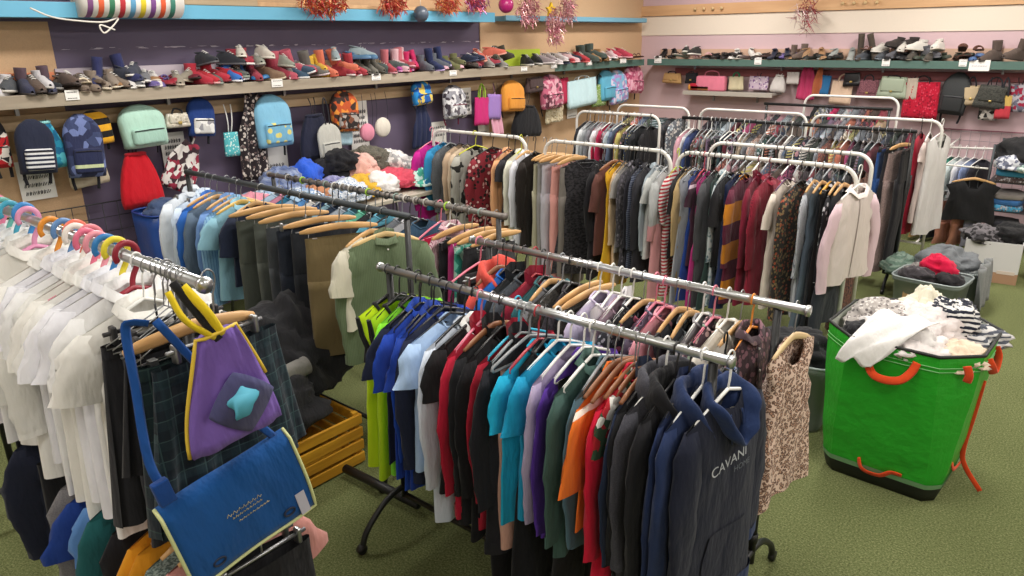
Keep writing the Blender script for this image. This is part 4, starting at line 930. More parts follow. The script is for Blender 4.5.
# ------------------------------------------------------------------ things against the walls
def ray_on(u, v, axis, val):
    d = FW + RT*((u - 512)/F) + UP*((288 - v)/F); k = (val - (CAMH if axis == 2 else 0))/d[axis]
    return Vector((0, 0, CAMH)) + d*k
def wall_box(u0, v0, u1, v1, wall):
    ax, val = (0, -5.76) if wall == 'L' else (1, 9.98)
    a = ray_on((u0 + u1)/2, v0, ax, val); b = ray_on((u0 + u1)/2, v1, ax, val); c = ray_on(u0, (v0 + v1)/2, ax, val); d = ray_on(u1, (v0 + v1)/2, ax, val)
    return Vector(((c.x + d.x)/2, (c.y + d.y)/2, b.z)), (d - c).length, a.z - b.z
def bag(kind, box, wall, mat, label, m2=None, sm=None, d=None, name=None, cat=None, dx=0, tilt=0, strap_to=None, nopocket=False):
    c, w, h = wall_box(*box, wall); m2 = m2 or mat; sm = sm or fab('2A2A30'); rz = 0 if wall == 'L' else -PI/2
    loc = c + (Vector((dx, 0, 0)) if wall == 'L' else Vector((0, -dx, 0)))
    nm = name or {'backpack': 'backpack', 'tote': 'tote_bag', 'handbag': 'handbag', 'drawstring': 'drawstring_bag', 'purse': 'purse', 'drape': 'scarf', 'pouch': 'pouch'}[kind]
    t = thing(nm, label, cat or {'backpack': 'backpack', 'drape': 'scarf', 'purse': 'purse'}.get(kind, 'bag'), loc, rz); t.rotation_euler = (tilt, 0, rz)
    top = (strap_to or 1.72) - c.z; r = random.Random(int(box[0]*7 + box[1]))
    t.rotation_euler.x += r.uniform(-.09, .09)
    def strap(y0, z0, y1, z1, wd=.012, x=0.0):
        m = MB(); pts = [Vector((x + .02*math.sin(PI*i/8), y0 + (y1 - y0)*i/8, z0 + (z1 - z0)*i/8)) for i in range(9)]
        m.tube(pts, wd, 6, flat=.3); return m
    if kind == 'backpack':
        d = d or min(.13, w*.42); rings = []; n = 24
        for i in range(13):
            v = i/12; z = h*v; k = math.sqrt(max(0, 1 - ((v - .62)/.38)**2)) if v > .62 else 1 - .06*(1 - v/.62)
            k = max(k, .22); dd = d*(1 - .35*v)*(k**.5)*(1 if v > .08 else .8 + 2.5*v)
            rings.append([Vector((max(-.02, dd*.5*sgnp(math.sin(a), .55) + dd*.5) if True else 0, w/2*k*sgnp(math.cos(a), .6), z)) for a in [2*PI*j/n for j in range(n)]])
        MB().loft(rings, True, True).obj('body', mat, t)
        if not nopocket:
            q = MB().rbox((d*.92, 0, h*.27), (d*.35, w*.74, h*.4), .03); q.obj('front_pocket', m2, t)
            zp = MB().tube([(d*1.1, -w*.33, h*.42), (d*1.12, 0, h*.43), (d*1.1, w*.33, h*.42)], .004, 5); zp.obj('zip', sm, t)
        MB().tube(smooth_path([(.02, -.02, h*.97), (.01, -.025, h + (top - h)*.6), (.0, 0, top), (.01, .025, h + (top - h)*.6), (.02, .02, h*.97)], 4), .006, 6).obj('top_handle', sm, t)
        for s in (-1, 1): MB().tube(smooth_path([(0, s*w*.2, h*.9), (-.0, s*w*.36, h*.5), (.0, s*w*.34, -h*.02), (.01, s*w*.3, -h*.22)], 4), .011, 6, flat=.35).obj('shoulder_strap', sm, t)
    elif kind in ('tote', 'drawstring', 'handbag', 'pouch'):
        d = d or (.06 if kind in ('tote', 'pouch') else .1); hb = h*(.68 if kind in ('tote', 'handbag') else .86); rings = []; n = 26; ph = r.uniform(0, 6)
        for i in range(9):
            v = i/8
            if kind == 'tote': kw, kd = 1 - .05*v, .9 - .5*v
            elif kind == 'drawstring': kw, kd = 1 - .6*v**2.4, 1 - .5*v**2
            elif kind == 'handbag': kw, kd = 1 - .22*v, 1 - .6*v
            else: kw, kd = 1, .9 - .4*v
            if v == 0: kd *= .6; kw *= .95
            rings.append([Vector((d*.5 + d*.5*kd*sgnp(math.sin(a), .6) + .006*math.sin(9*a*1 + ph + 3*v), w/2*kw*sgnp(math.cos(a), .6), hb*v)) for a in [2*PI*j/n for j in range(n)]])
        MB().loft(rings, True, kind != 'tote').obj('body', mat, t)
        if kind in ('tote', 'handbag'):
            for s in ((0, 1) if kind == 'tote' else (1,)):
                y = w*.2; MB().tube(smooth_path([(d*(.3 + .4*s), -y, hb*.96), (d*(.3 + .4*s), -y*.8, hb + (top - hb)*.6), (d*.4, 0, top), (d*(.3 + .4*s), y*.8, hb + (top - hb)*.6), (d*(.3 + .4*s), y, hb*.96)], 5), .008, 6, flat=.5).obj('handle', sm, t)
        else:
            for s in (-1, 1): strap(s*.012, hb*.98, s*.03, top, .005, d*.4).obj('strap', sm, t)
        if kind == 'handbag':
            MB().rbox((d*.85, 0, hb*.62), (d*.25, w*.72, hb*.62), .02).obj('flap', m2, t); MB().rbox((d*1.0, 0, hb*.34), (.012, .03, .022), .005).obj('clasp', plain('C9B06A', .3, .8), t)
        if kind == 'drawstring': MB().tube([(d*.5 + d*.3*math.cos(a), w*.22*math.sin(a), hb*.97) for a in [2*PI*k/14 for k in range(14)]], .012, 6, loop=True).obj('gathered_top', m2, t)
    elif kind == 'purse':
        rr = w/2; rings = []
        for i in range(7):
            x = .045*i/6; k = rr*(.86 + .14*math.sin(PI*i/6)); rings.append([Vector((x, k*math.cos(a), rr + k*math.sin(a))) for a in [2*PI*j/24 for j in range(24)]])
        MB().loft(rings, True, True).obj('body', mat, t)
        for s in (-1, 1): strap(s*rr*.75, rr*1.6, s*rr*.65, top, .003, .02).obj('strap', sm, t)
    elif kind == 'drape':
        rows = []; k = r.uniform(30, 50); ph = r.uniform(0, 6)
        for i in range(14):
            v = i/13; hw = w/2*(.45 + .55*min(1, v*2)); rows.append([Vector((.03 + .018*v**.4*math.sin(k*hw*q*2 + ph) + .01*math.sin(6*v + ph), hw*q, h*(1 - v) - .012*abs(q)*math.sin(ph + q*4))) for q in [-1 + 2*j/16 for j in range(17)]])
        m = MB().loft(rows, closed=False).obj('cloth', mat, t, thick=.004); 
        MB().tube([(.03, 0, h*.98), (.01, 0, max(top, h + .01))], .008, 6).obj('loop', mat, t)
    return t
ORG = fab('E08A2A'); 
LB = [
 ('backpack', (-12, 118, 8, 168), fab('B8242C', 'print', '2A2A30', 1, 'E4DCD4'), 'red and black backpack cut off by the picture edge beside the navy striped one', {}),
 ('backpack', (6, 118, 45, 172), fab('23283C'), 'navy backpack with white zigzag stripes and bright blue sides', dict(m2=fab('23283C', 'stripe', 'DADCE0', 1.1), dx=.1)),
 ('drawstring', (30, 112, 62, 168), fab('2A8EAE', 'print', '1E6A92', 1, '58B8C8'), 'teal shiny bag behind the navy striped backpack', dict(m2=fab('8FD0D0'))),
 ('backpack', (56, 113, 95, 176), fab('2A3050', 'print', '3A4468', 1.2, '6A78A8'), 'navy patterned backpack with a pale green stripe across its pocket', dict(m2=fab('262C4C', 'band', 'C6D0A4', -.08), dx=.06)),
 ('backpack', (79, 110, 110, 144), fab('E0A62A', 'stripe', '1E1C1C', 3.4), 'bee-striped yellow and black backpack', dict(m2=fab('E0A62A', 'stripe', '1E1C1C', 3.4), nopocket=True)),
 ('tote', (66, 138, 107, 186), fab('CFC3AC'), 'cream canvas bag hanging under the bee-striped backpack', dict(dx=-.03)),
 ('backpack', (116, 104, 161, 146), fab('A9CDBE'), 'large mint green backpack above the red bag', dict(m2=fab('9FC4B6'), d=.16)),
 ('drawstring', (113, 142, 156, 206), fab('C01424'), 'bright red fabric bag hanging below the mint backpack', dict(d=.1, dx=.02, m2=fab('9A1020'))),
 ('drape', (150, 138, 186, 190), fab('8E2A40', 'print', 'D6D2CE', .9, '3A2A30'), 'dark red and white patterned cloth hanging at an angle by the red bag', dict(tilt=R(-32), name='pennant', cat='cloth')),
 ('handbag', (160, 106, 186, 127), fab('C9C2B2', 'floral', 'A9A294', .6, 'DAD6CC'), 'small beige patterned handbag beside the blue and white bag', {}),
 ('backpack', (183, 97, 210, 136), fab('1E3A78'), 'royal blue and white printed child\'s backpack', dict(m2=fab('C8C8C6', 'print', '8E8E94', 1, 'E4E4E2'))),
 ('pouch', (222, 128, 236, 156), fab('54B0B8', 'dots', 'C8E0DC', 1), 'little turquoise bag on long white straps', dict(sm=fab('DCDCD8'))),
 ('drape', (236, 94, 264, 180), fab('2A2326', 'floral', 'CFC4BC', .9, '6E5A58'), 'black floral scarf hanging from the batten', {}),
 ('backpack', (252, 94, 287, 146), fab('7FB8D6'), 'pale blue backpack with a small badge', dict(m2=fab('74AECC', 'dots', 'D9CE7A', 3))),
 ('drawstring', (296, 106, 330, 158), fab('23263A'), 'dark navy drawstring bag on the purple wall', dict()),
 ('backpack', (309, 122, 332, 157), fab('B9B9B2'), 'small grey and white bag hanging in front of the navy drawstring bag', dict(dx=.12, d=.05)),
 ('backpack', (327, 90, 353, 131), fab('B4502A', 'print', '3A2A26', 1, 'D88A3A'), 'orange and black printed child\'s backpack', dict(m2=fab('7A4A36', 'print', '2A2422', .9, 'A8A09A'))),
 ('pouch', (331, 122, 349, 145), fab('A8C8D8'), 'pale blue pouch under the orange backpack', dict(dx=.0)),
 ('purse', (355, 127, 369, 141), fab('D88AA0'), 'tiny pink purse in front of the paper notice', dict(dx=.05)),
 ('purse', (374, 122, 389, 137), fab('D8D2C6'), 'round white purse on a long thin strap', {}),
 ('backpack', (410, 80, 428, 104), fab('1F5AA8', 'print', '2A86C8', 1, 'D8C060'), 'small bright blue backpack above the navy trousers', {}),
 ('drape', (410, 104, 428, 148), fab('252C4A'), 'navy trousers hanging under the small blue backpack', dict(name='trousers', cat='trousers', strap_to=1.5)),
 ('backpack', (440, 85, 461, 118), fab('8A8A92', 'print', 'CFCFD2', .8, '3A343C'), 'silver-grey patterned backpack with burgundy edge', dict(m2=fab('B4B4BA', 'print', '5A545C', .8, 'E0E0E2'), sm=fab('7A2440'))),
 ('tote', (472, 84, 486, 125), fab('C22A72', 'half', 'C22A72', 1), 'lime and magenta child\'s bag', dict(m2=fab('9AC43A'), sm=fab('9AC43A'))),
 ('pouch', (485, 90, 498, 119), fab('9A7ABE'), 'lilac pouch bag by the lime and magenta bag', {}), ('drape', (490, 100, 502, 136), fab('D8A0B4'), 'pale pink scarf beside the lilac pouch', {}),
 ('backpack', (498, 80, 519, 111), fab('D8913A'), 'plain orange backpack on the chipboard wall', {}), ('drawstring', (508, 100, 536, 136), fab('1A1A1E'), 'black drawstring bag below the plain orange backpack', dict(d=.12)),
 ('pouch', (512, 84, 522, 104), fab('3A7A9A'), 'petrol blue pouch behind the black drawstring bag', dict(dx=-.02)), ('handbag', (522, 70, 540, 92), fab('4A3A3A'), 'small dark brown handbag under the shelf', {}),
 ('backpack', (538, 74, 558, 108), fab('D4A0AC', 'print', 'B8607A', 1, '6A3A4A'), 'pink child\'s backpack with a face-like pattern', {}), ('drape', (545, 92, 561, 122), fab('CFC2A4', 'floral', '9A8A6A', .6, 'DCD4C0'), 'cream patterned scarf below the pink backpack', {}),
 ('pouch', (556, 74, 567, 104), fab('B0264A'), 'crimson pouch bag beside the aqua tote', {}), ('tote', (564, 66, 593, 106), fab('BFDCE2'), 'pale aqua tote bag near the corner', dict(sm=fab('D8E4E6'), d=.12)),
 ('tote', (590, 74, 604, 106), fab('7A9A48', 'dots', 'D4DCC8', .8), 'green spotted tote bag beside the aqua tote', {}), ('backpack', (598, 70, 612, 100), fab('5EA8C4'), 'turquoise backpack behind the pale blue one', dict(dx=-.03)),
 ('backpack', (607, 70, 623, 103), fab('7FB4D4', 'print', 'A48AC0', 1, 'D4C8DC'), 'pale blue and lilac printed backpack near the corner', {}), ('backpack', (621, 64, 638, 93), fab('D07A94', 'print', 'A84A6A', 1, 'E0A8B8'), 'rose pink backpack nearest the corner', {}),
]
for k, bx, m, lb, kw in LB: bag(k, bx, 'L', m, uniq(lb), **kw)
BB = [
 ('handbag', (664, 68, 684, 83), fab('B08A5A'), 'tan woven handbag at the corner end of the back wall', {}), ('handbag', (687, 68, 701, 83), fab('1E1C20'), 'small black handbag beside the tan one', {}),
 ('tote', (730, 70, 745, 90), fab('C9BE9E'), 'cream and green canvas bag on the back wall', dict(sm=fab('2E7A54'))), ('pouch', (750, 74, 769, 90), fab('C8B4C4', 'floral', '7A5A8A', 1, 'E0D4DC'), 'lilac floral pouch on the back wall', dict(d=.04)),
 ('drawstring', (772, 72, 787, 92), fab('C8C2BE'), 'crumpled silver-white bag on the back wall', dict(sm=plain('C8C4C0', .4))), ('pouch', (788, 70, 800, 84), fab('D4CCC8'), 'small white pouch by the silver-white bag', {}),
 ('drape', (798, 66, 816, 100), fab('B43A62'), 'raspberry pink scarf under the back shoe shelf', {}), ('drape', (814, 66, 823, 96), fab('B8703A', 'vstripe', 'A84A5A', .6), 'rust striped scarf beside the raspberry one', {}), ('pouch', (821, 72, 830, 95), fab('2F6A9A'), 'blue pouch on a long strap', {}),
 ('tote', (831, 70, 853, 104), fab('D4B8A0'), 'peach canvas shopper under the back shoe shelf', dict(sm=fab('C4A890'))), ('handbag', (845, 66, 864, 86), plain('1C1B1E', .35), 'glossy black handbag above the dark red one', {}),
 ('handbag', (858, 70, 882, 99), fab('8A5A62', 'tweed', '5E3A44', 1), 'mottled dark red handbag below the black one', {}), ('handbag', (879, 66, 911, 98), plain('9AA590', .5), 'sage green leather handbag beside the red shopper', dict(d=.14)),
 ('pouch', (909, 74, 920, 100), fab('B4A698'), 'beige bottle bag beside the red shopper', dict(dx=.06)), ('tote', (906, 64, 943, 119), fab('B01430', 'floral', '8A0E26', .8, 'C83A50'), 'large red patterned shopper on the back wall', dict(sm=fab('2A2022'), d=.14)),
 ('backpack', (940, 72, 969, 114), plain('25282A', .55, bump=.1), 'black leather backpack beside the red patterned shopper', dict(m2=plain('202224', .55))), ('handbag', (964, 76, 984, 105), fab('BCA888'), 'cream straw handbag by the tweed bowling bag', {}),
 ('handbag', (975, 74, 1012, 108), fab('4E4E48', 'tweed', '2E2E2C', .8), 'grey tweed bowling bag on the back wall', dict(d=.16)), ('pouch', (980, 92, 1000, 120), fab('8E8A84', 'print', '2A2826', .8, 'CFCAC2'), 'black and white patterned bag below the tweed bowling bag', {}),
 ('tote', (998, 84, 1014, 118), fab('B83A44', 'block', 'C4A45A', 1), 'red and yellow patched bag under the shelf', dict(dx=.08)), ('pouch', (1010, 80, 1030, 112), fab('B4B0B8', 'print', '9A2A44', .7, '6A6A7A'), 'grey and red printed bag beside the red patched bag', {}),
]
for k, bx, m, lb, kw in BB: bag(k, bx, 'B', m, uniq(lb), **kw)
for bx, m, lb in [((699, 70, 728, 89), fab('D8798E'), 'boxy pink handbag standing on the short grey shelf'), ((674, 83, 696, 91), fab('C98A3A'), 'flat orange clutch lying on the short grey shelf'), ((692, 82, 703, 91), fab('A81E30'), 'small red purse standing on the short grey shelf')]:
    c, w, h = wall_box(*bx, 'B'); bg = thing('handbag', lb, 'bag', (max(c.x, -4.99 + w/2), 9.93, 1.466), -PI/2)
    MB().rbox((0, 0, h*.4), (.12, w, h*.8), .03).obj('body', m, bg); MB().tube(smooth_path([(0, -w*.25, h*.78), (0, -w*.2, h*.98), (0, 0, h*1.05), (0, w*.2, h*.98), (0, w*.25, h*.78)], 4), .007, 6).obj('handle', m, bg)
    MB().rbox((-.058, 0, h*.5), (.012, w*.9, h*.4), .005).obj('flap', m, bg)

# ------------------------------------------------------------------ shoes
SW = [.10, .132, .135, .13, .14, .155, .148, .11, .035]
ST = [0, .06, .2, .35, .5, .65, .8, .93, 1.0]
SHG = {'trainer': [.22, .31, .33, .34, .31, .23, .17, .13, .06], 'flat': [.17, .2, .19, .15, .12, .12, .13, .1, .04], 'boot': [.26, .33, .36, .36, .33, .24, .19, .15, .07], 'heel': [.17, .2, .19, .15, .12, .11, .11, .08, .03], 'sandal': [.03]*9}
def shoe_parts(kind, l, m, sole, m2, ht=.5):
    k = 'trainer' if kind in ('trainer', 'hightop') else 'heel' if kind == 'heel' else kind if kind in SHG else 'boot'
    hg = SHG[k]; z0 = lambda s: (.055 if k != 'heel' else .05 + .30*max(0, 1 - s/.55)**1.3)*l
    out = []
    th = (.055 if k in ('trainer', 'boot') else .025)*l
    rings = []
    for s, w in zip(ST, SW):
        z = z0(s); rings.append([Vector((s*l, w*1.06*l*math.cos(a), (z - th if math.sin(a) < 0 else z) )) for a in [2*PI*(j + .5)/12 for j in range(12)]])
    out.append(('sole', MB().loft(rings, True, True), sole))
    if k == 'sandal':
        for s in (.2, .48, .7):
            i = min(range(9), key=lambda q: abs(ST[q] - s)); w = SW[i]*l
            out.append(('strap', MB().tube([(s*l + .02*l*math.sin(a), w*math.cos(a), z0(s) + .13*l*math.sin(a)) for a in [PI*q/8 for q in range(9)]], .022*l, 6, flat=.4), m))
        return out
    rings = []
    for s, w, h in zip(ST, SW, hg):
        ring = []
        for j in range(11):
            a = PI*j/10; ring.append(Vector((s*l, w*l*sgnp(math.cos(a), .75), z0(s) - .004 + h*l*sgnp(math.sin(a), .7))))
        rings.append(ring)
    up = MB().loft(rings, closed=False); b = len(up.v); up.f.append(tuple(range(0, 11)))
    out.append(('upper', up, m))
    if k == 'boot':
        hh = ht*l; zb = z0(.2) + .3*l
        rr = []
        for i in range(6):
            v = i/5; rr.append([Vector((.2*l + (.185 + .02*v)*l*math.cos(a), .125*l*(1 + .1*v)*math.sin(a), zb + hh*v)) for a in [2*PI*q/14 for q in range(14)]])
        rr += [[Vector((.2*l + (p.x - .2*l)*.88, p.y*.88, p.z)) for p in rr[-1]], [Vector((.2*l + (p.x - .2*l)*.85, p.y*.85, p.z - hh*.7)) for p in rr[-1]]]
        out.append(('shaft', MB().loft(rr, False, True), m2))
    else:
        i0 = z0(.12) + hg[2]*l*.93
        rr = [Vector((.19*l + .175*l*math.cos(a), .085*l*math.sin(a), i0 + .02*l - .05*l*math.cos(a)*.6)) for a in [2*PI*q/14 for q in range(14)]]
        out.append(('collar', MB().tube(rr, .022*l, 6, loop=True), m2)); q = MB(); q.v = [p - Vector((0, 0, .006)) for p in rr]; q.f = [tuple(range(14))]
        out.append(('lining_or_shade', q, plain('2A2624', .9)))  # flat dark disc, colour stands in for the shade inside the shoe opening
        if k == 'trainer':
            for s in (.42, .5, .58):
                i = ST.index(.5) if s > .45 else 3; h = hg[4] + (.5 - s)*.5
                out.append(('lace', MB().tube([(s*l, -.05*l, z0(s) + h*l*.97), (s*l + .01*l, 0, z0(s) + h*l*1.03), (s*l, .05*l, z0(s) + h*l*.97)], .012*l, 5), plain('D8D6D0', .7)))
    if k == 'heel': out.append(('heel', MB().loft([[Vector((.06*l + r*math.cos(a), r*math.sin(a), z)) for a in [2*PI*q/10 for q in range(10)]] for r, z in ((.03*l, 0), (.035*l, .15*l), (.085*l, z0(.05) - .01*l))], True, True), sole))
    return out
def shoes(u, wall, kind, c, cs, d, l=.21, yaw=0, dz=0, out=0, single=False, prv='', tip=0, c2=None, ht=.5, nxt=''):
    """a pair of shoes whose middle stands at photograph column u on the shelf"""
    if wall == 'L': y = y_on(u, -5.70, 1.93); base = Vector((-5.83 + .0 + out, y, 1.887 + dz)); a0 = 0
    else: x = x_on(u, 9.92, 1.93); base = Vector((x, 10.03 - out, 1.887 + dz)); a0 = -PI/2
    c = mute(c, .22); c2 = mute(c2, .22) if c2 else c2; l *= 1.25 if wall == 'L' else 1.12; dz *= 1.1; ht = min(ht, .5) if wall == 'L' else min(ht, 1.05)
    m = fab(c) if kind not in ('heel', 'flat') else plain(c, .45); m2 = fab(c2) if c2 else m
    nm = {'boot': 'boot', 'wellie': 'wellington_boot', 'heel': 'heeled_shoe', 'flat': 'flat_shoe', 'sandal': 'sandal', 'trainer': 'trainer', 'hightop': 'trainer'}[kind]
    parts = shoe_parts('boot' if kind == 'wellie' else kind, l, m, plain(cs, .6), m2, ht)
    sh = 'grey shelf' if wall == 'L' and u < 505 else 'corner shelf' if wall == 'L' else 'back wall shelf'
    wds = nm.replace('_', ' ')
    lb = f'one of the {d} {wds}s on the {sh} beside the {prv}' if prv else f'one of the {d} {wds}s at the start of the {sh}'
    if len(lb.replace('-', ' ').split()) > 16: lb = f'one of the {d} {wds}s on the {sh}'
    grp = f'pair of {d} {wds}s on the {sh} by the {prv or "end"}'
    root = None; r = random.Random(int(u*3))
    for i in range(1 if single else 2):
        s = -1 if i == 0 else 1
        off = Vector((0, s*.062*l/.2, 0)) if not single else Vector()
        ang = a0 + yaw + r.uniform(-.75, .6)
        rot = Matrix.Rotation(a0, 3, 'Z') @ off
        loc = base + rot
        if root is None:
            root = thing(nm, lb, 'shoe', loc, ang, grp)
            for pn, mb, pm in parts: mb.obj(pn, pm, root)
            root.rotation_euler = (tip + r.uniform(-.12, .12), r.uniform(-.25, .1) if dz else r.uniform(-.06, .0), ang)
        else:
            q = dup(root, loc, ang); q.rotation_euler = (tip + r.uniform(-.3, .3), r.uniform(-.2, .05), ang + r.uniform(-.4, .4)); q.location.z += .008
    return f'{d} {wds}s'
LS = [  # u, kind, colour, sole, words, options
 (6, 'trainer', '4A4E54', 'C8C4BC', 'dark grey scuffed', {}), (17, 'trainer', '2A2C32', '8A8884', 'black and grey', {}), (29, 'boot', 'C8C4C8', 'B8B4B0', 'white speckled', dict(ht=.15)), (40, 'boot', '3A3C58', '3A3434', 'dark indigo', dict(ht=.3, c2='5A4450')), (52, 'trainer', '5E4A40', '3A302C', 'brown', dict(l=.23)),
 (66, 'sandal', 'D8C8AC', 'C8B89C', 'cream strappy', {}), (76, 'trainer', '7A6A5C', 'A89884', 'taupe', {}), (86, 'flat', '6A5848', '4A3A30', 'brown leather', {}), (97, 'trainer', '7E6C5C', '5A4A3E', 'muddy brown', {}), (106, 'boot', '8A7A6A', 'C8BCA8', 'grey-brown', dict(ht=.15)),
 (118, 'wellie', '2E3468', '26284A', 'navy blue', dict(ht=.5)), (127, 'flat', '9A6A3E', 'D8D0C0', 'white-toed tan', {}), (136, 'trainer', '3A3E50', 'D0CCC8', 'navy and white', dict(dz=.06)), (143, 'trainer', '6E6E74', 'D8D4D0', 'grey and white', {}), (151, 'trainer', 'CFCAC8', 'D8D4D0', 'white', {}),
 (161, 'flat', '6A5AA0', '8A7AB0', 'lilac party', {}), (173, 'flat', 'A82434', '6A2A2E', 'red buckled', {}), (182, 'flat', '7A2030', '3A2A2C', 'wine red', {}), (193, 'trainer', '8E8472', 'B8AE9C', 'khaki toddler', {}), (204, 'boot', 'C42438', '8A2A34', 'bright red', dict(ht=.25)), (216, 'trainer', 'C8202E', 'D8A0A0', 'scarlet strapped', dict(dz=.0)),
 (219, 'trainer', '2E3038', '5A5A5E', 'black', dict(dz=.13, out=-.0)), (228, 'trainer', '5A5E5A', '8A9286', 'dark green-grey', {}), (241, 'wellie', '2A6ECC', 'E0E0E4', 'bright blue', dict(ht=.2)), (246, 'boot', 'A82A3A', 'E4E0DC', 'red white-soled', dict(dz=.14, ht=.1)), (256, 'boot', '8A6A50', 'C8B8A0', 'tan fleece-lined', dict(ht=.35)), (259, 'trainer', 'C9BFB0', 'E0DACE', 'beige', dict(dz=.17)),
 (266, 'boot', 'A83044', '6A2A30', 'dark pink', dict(ht=.4)), (272, 'flat', '2878B8', '2060A0', 'glittery blue', {}), (275, 'trainer', '8E9082', 'B0B0A4', 'silver glitter', dict(dz=.1)), (287, 'boot', 'C04A5E', 'A84A5A', 'rose pink', dict(ht=.7, l=.22)), (297, 'trainer', '3E5A74', 'E0E0E0', 'blue white-soled', {}), (305, 'boot', '7A746E', 'D8C4C8', 'grey furry', dict(ht=.5, c2='6A645E')),
 (321, 'wellie', 'DCA81E', 'B88A1A', 'sunny yellow', dict(ht=.35)), (336, 'wellie', 'E06A4A', 'C85A40', 'coral orange', dict(ht=.65, l=.22)), (348, 'boot', 'B8323E', '8A2A34', 'deep red', dict(ht=.4)), (356, 'trainer', 'B02A3C', 'D8C8C8', 'red and white', {}), (352, 'trainer', '8A9AA0', 'C8CCCC', 'pale grey', dict(dz=.15)), (362, 'flat', '4A7AA4', '3A5A84', 'mid blue slip-on', dict(dz=.14)),
 (370, 'boot', '5E5A50', '4A463E', 'olive grey', dict(ht=.35)), (379, 'boot', '6E6A60', '54504A', 'stone grey', dict(ht=.35)), (387, 'trainer', '4E5A58', '6A7674', 'dark teal', {}), (397, 'wellie', 'B83A48', 'C8909A', 'red floral', dict(ht=.5, c2='C4606A')), (406, 'wellie', 'D0A0A8', 'C89AA0', 'pale pink', dict(ht=.55)), (413, 'trainer', 'B43A9A', 'D890C0', 'magenta', {}), (420, 'wellie', 'D01A5A', 'B01A4A', 'hot pink', dict(ht=.4)),
 (432, 'boot', '5A5E6A', '4A4E58', 'slate grey', dict(ht=.25)), (442, 'boot', '26305E', 'B8A0CC', 'navy and lilac', dict(ht=.5)), (447, 'flat', 'D8A0B0', 'C8909C', 'baby pink', {}), (454, 'boot', '6A6A3E', '4A4A30', 'olive', dict(ht=.2)), (461, 'flat', '3A2A26', '2A201E', 'dark brown', {}), (469, 'trainer', '5A4E48', '3A3430', 'mocha', {}), (476, 'trainer', '26304E', '4A5068', 'deep navy', dict(dz=.04)),
 (482, 'trainer', 'A83444', '3A3A48', 'red and navy', {}), (488, 'trainer', 'D8604A', 'E0A090', 'multicoloured bright', dict(dz=.1)), (496, 'trainer', '8A8680', 'A8A49C', 'worn grey', {}), (507, 'boot', '4A4438', '3A342C', 'dark olive', dict(ht=.3, dz=.05)),
 (536, 'trainer', '1E1E22', 'D8D4D0', 'black white-soled', dict(l=.24)), (545, 'trainer', '9A8A8E', 'D8D0D0', 'dusty pink', dict(l=.24)), (554, 'trainer', 'C8BFC0', 'E0D8D8', 'pale rose', dict(l=.24)), (563, 'trainer', '23283A', '3A4054', 'ink blue', dict(l=.24)), (571, 'trainer', 'D0A4AA', 'D8B0B4', 'blush', dict(l=.24)), (578, 'trainer', 'B82A34', 'D86A6A', 'vivid red', dict(l=.24)),
 (589, 'boot', '3E4A44', '2A322E', 'forest green', dict(l=.26, ht=.3)), (599, 'boot', '9A6E3E', '7A5630', 'tan suede', dict(l=.24, ht=.15)), (609, 'trainer', 'D0AEB4', 'E8E0E0', 'pink and white', dict(l=.24)), (618, 'trainer', 'C03048', 'D8A0A8', 'cherry red', dict(l=.25, dz=.03)), (630, 'sandal', '6A3A2E', '5A3428', 'brown leather', dict(l=.25)),
]
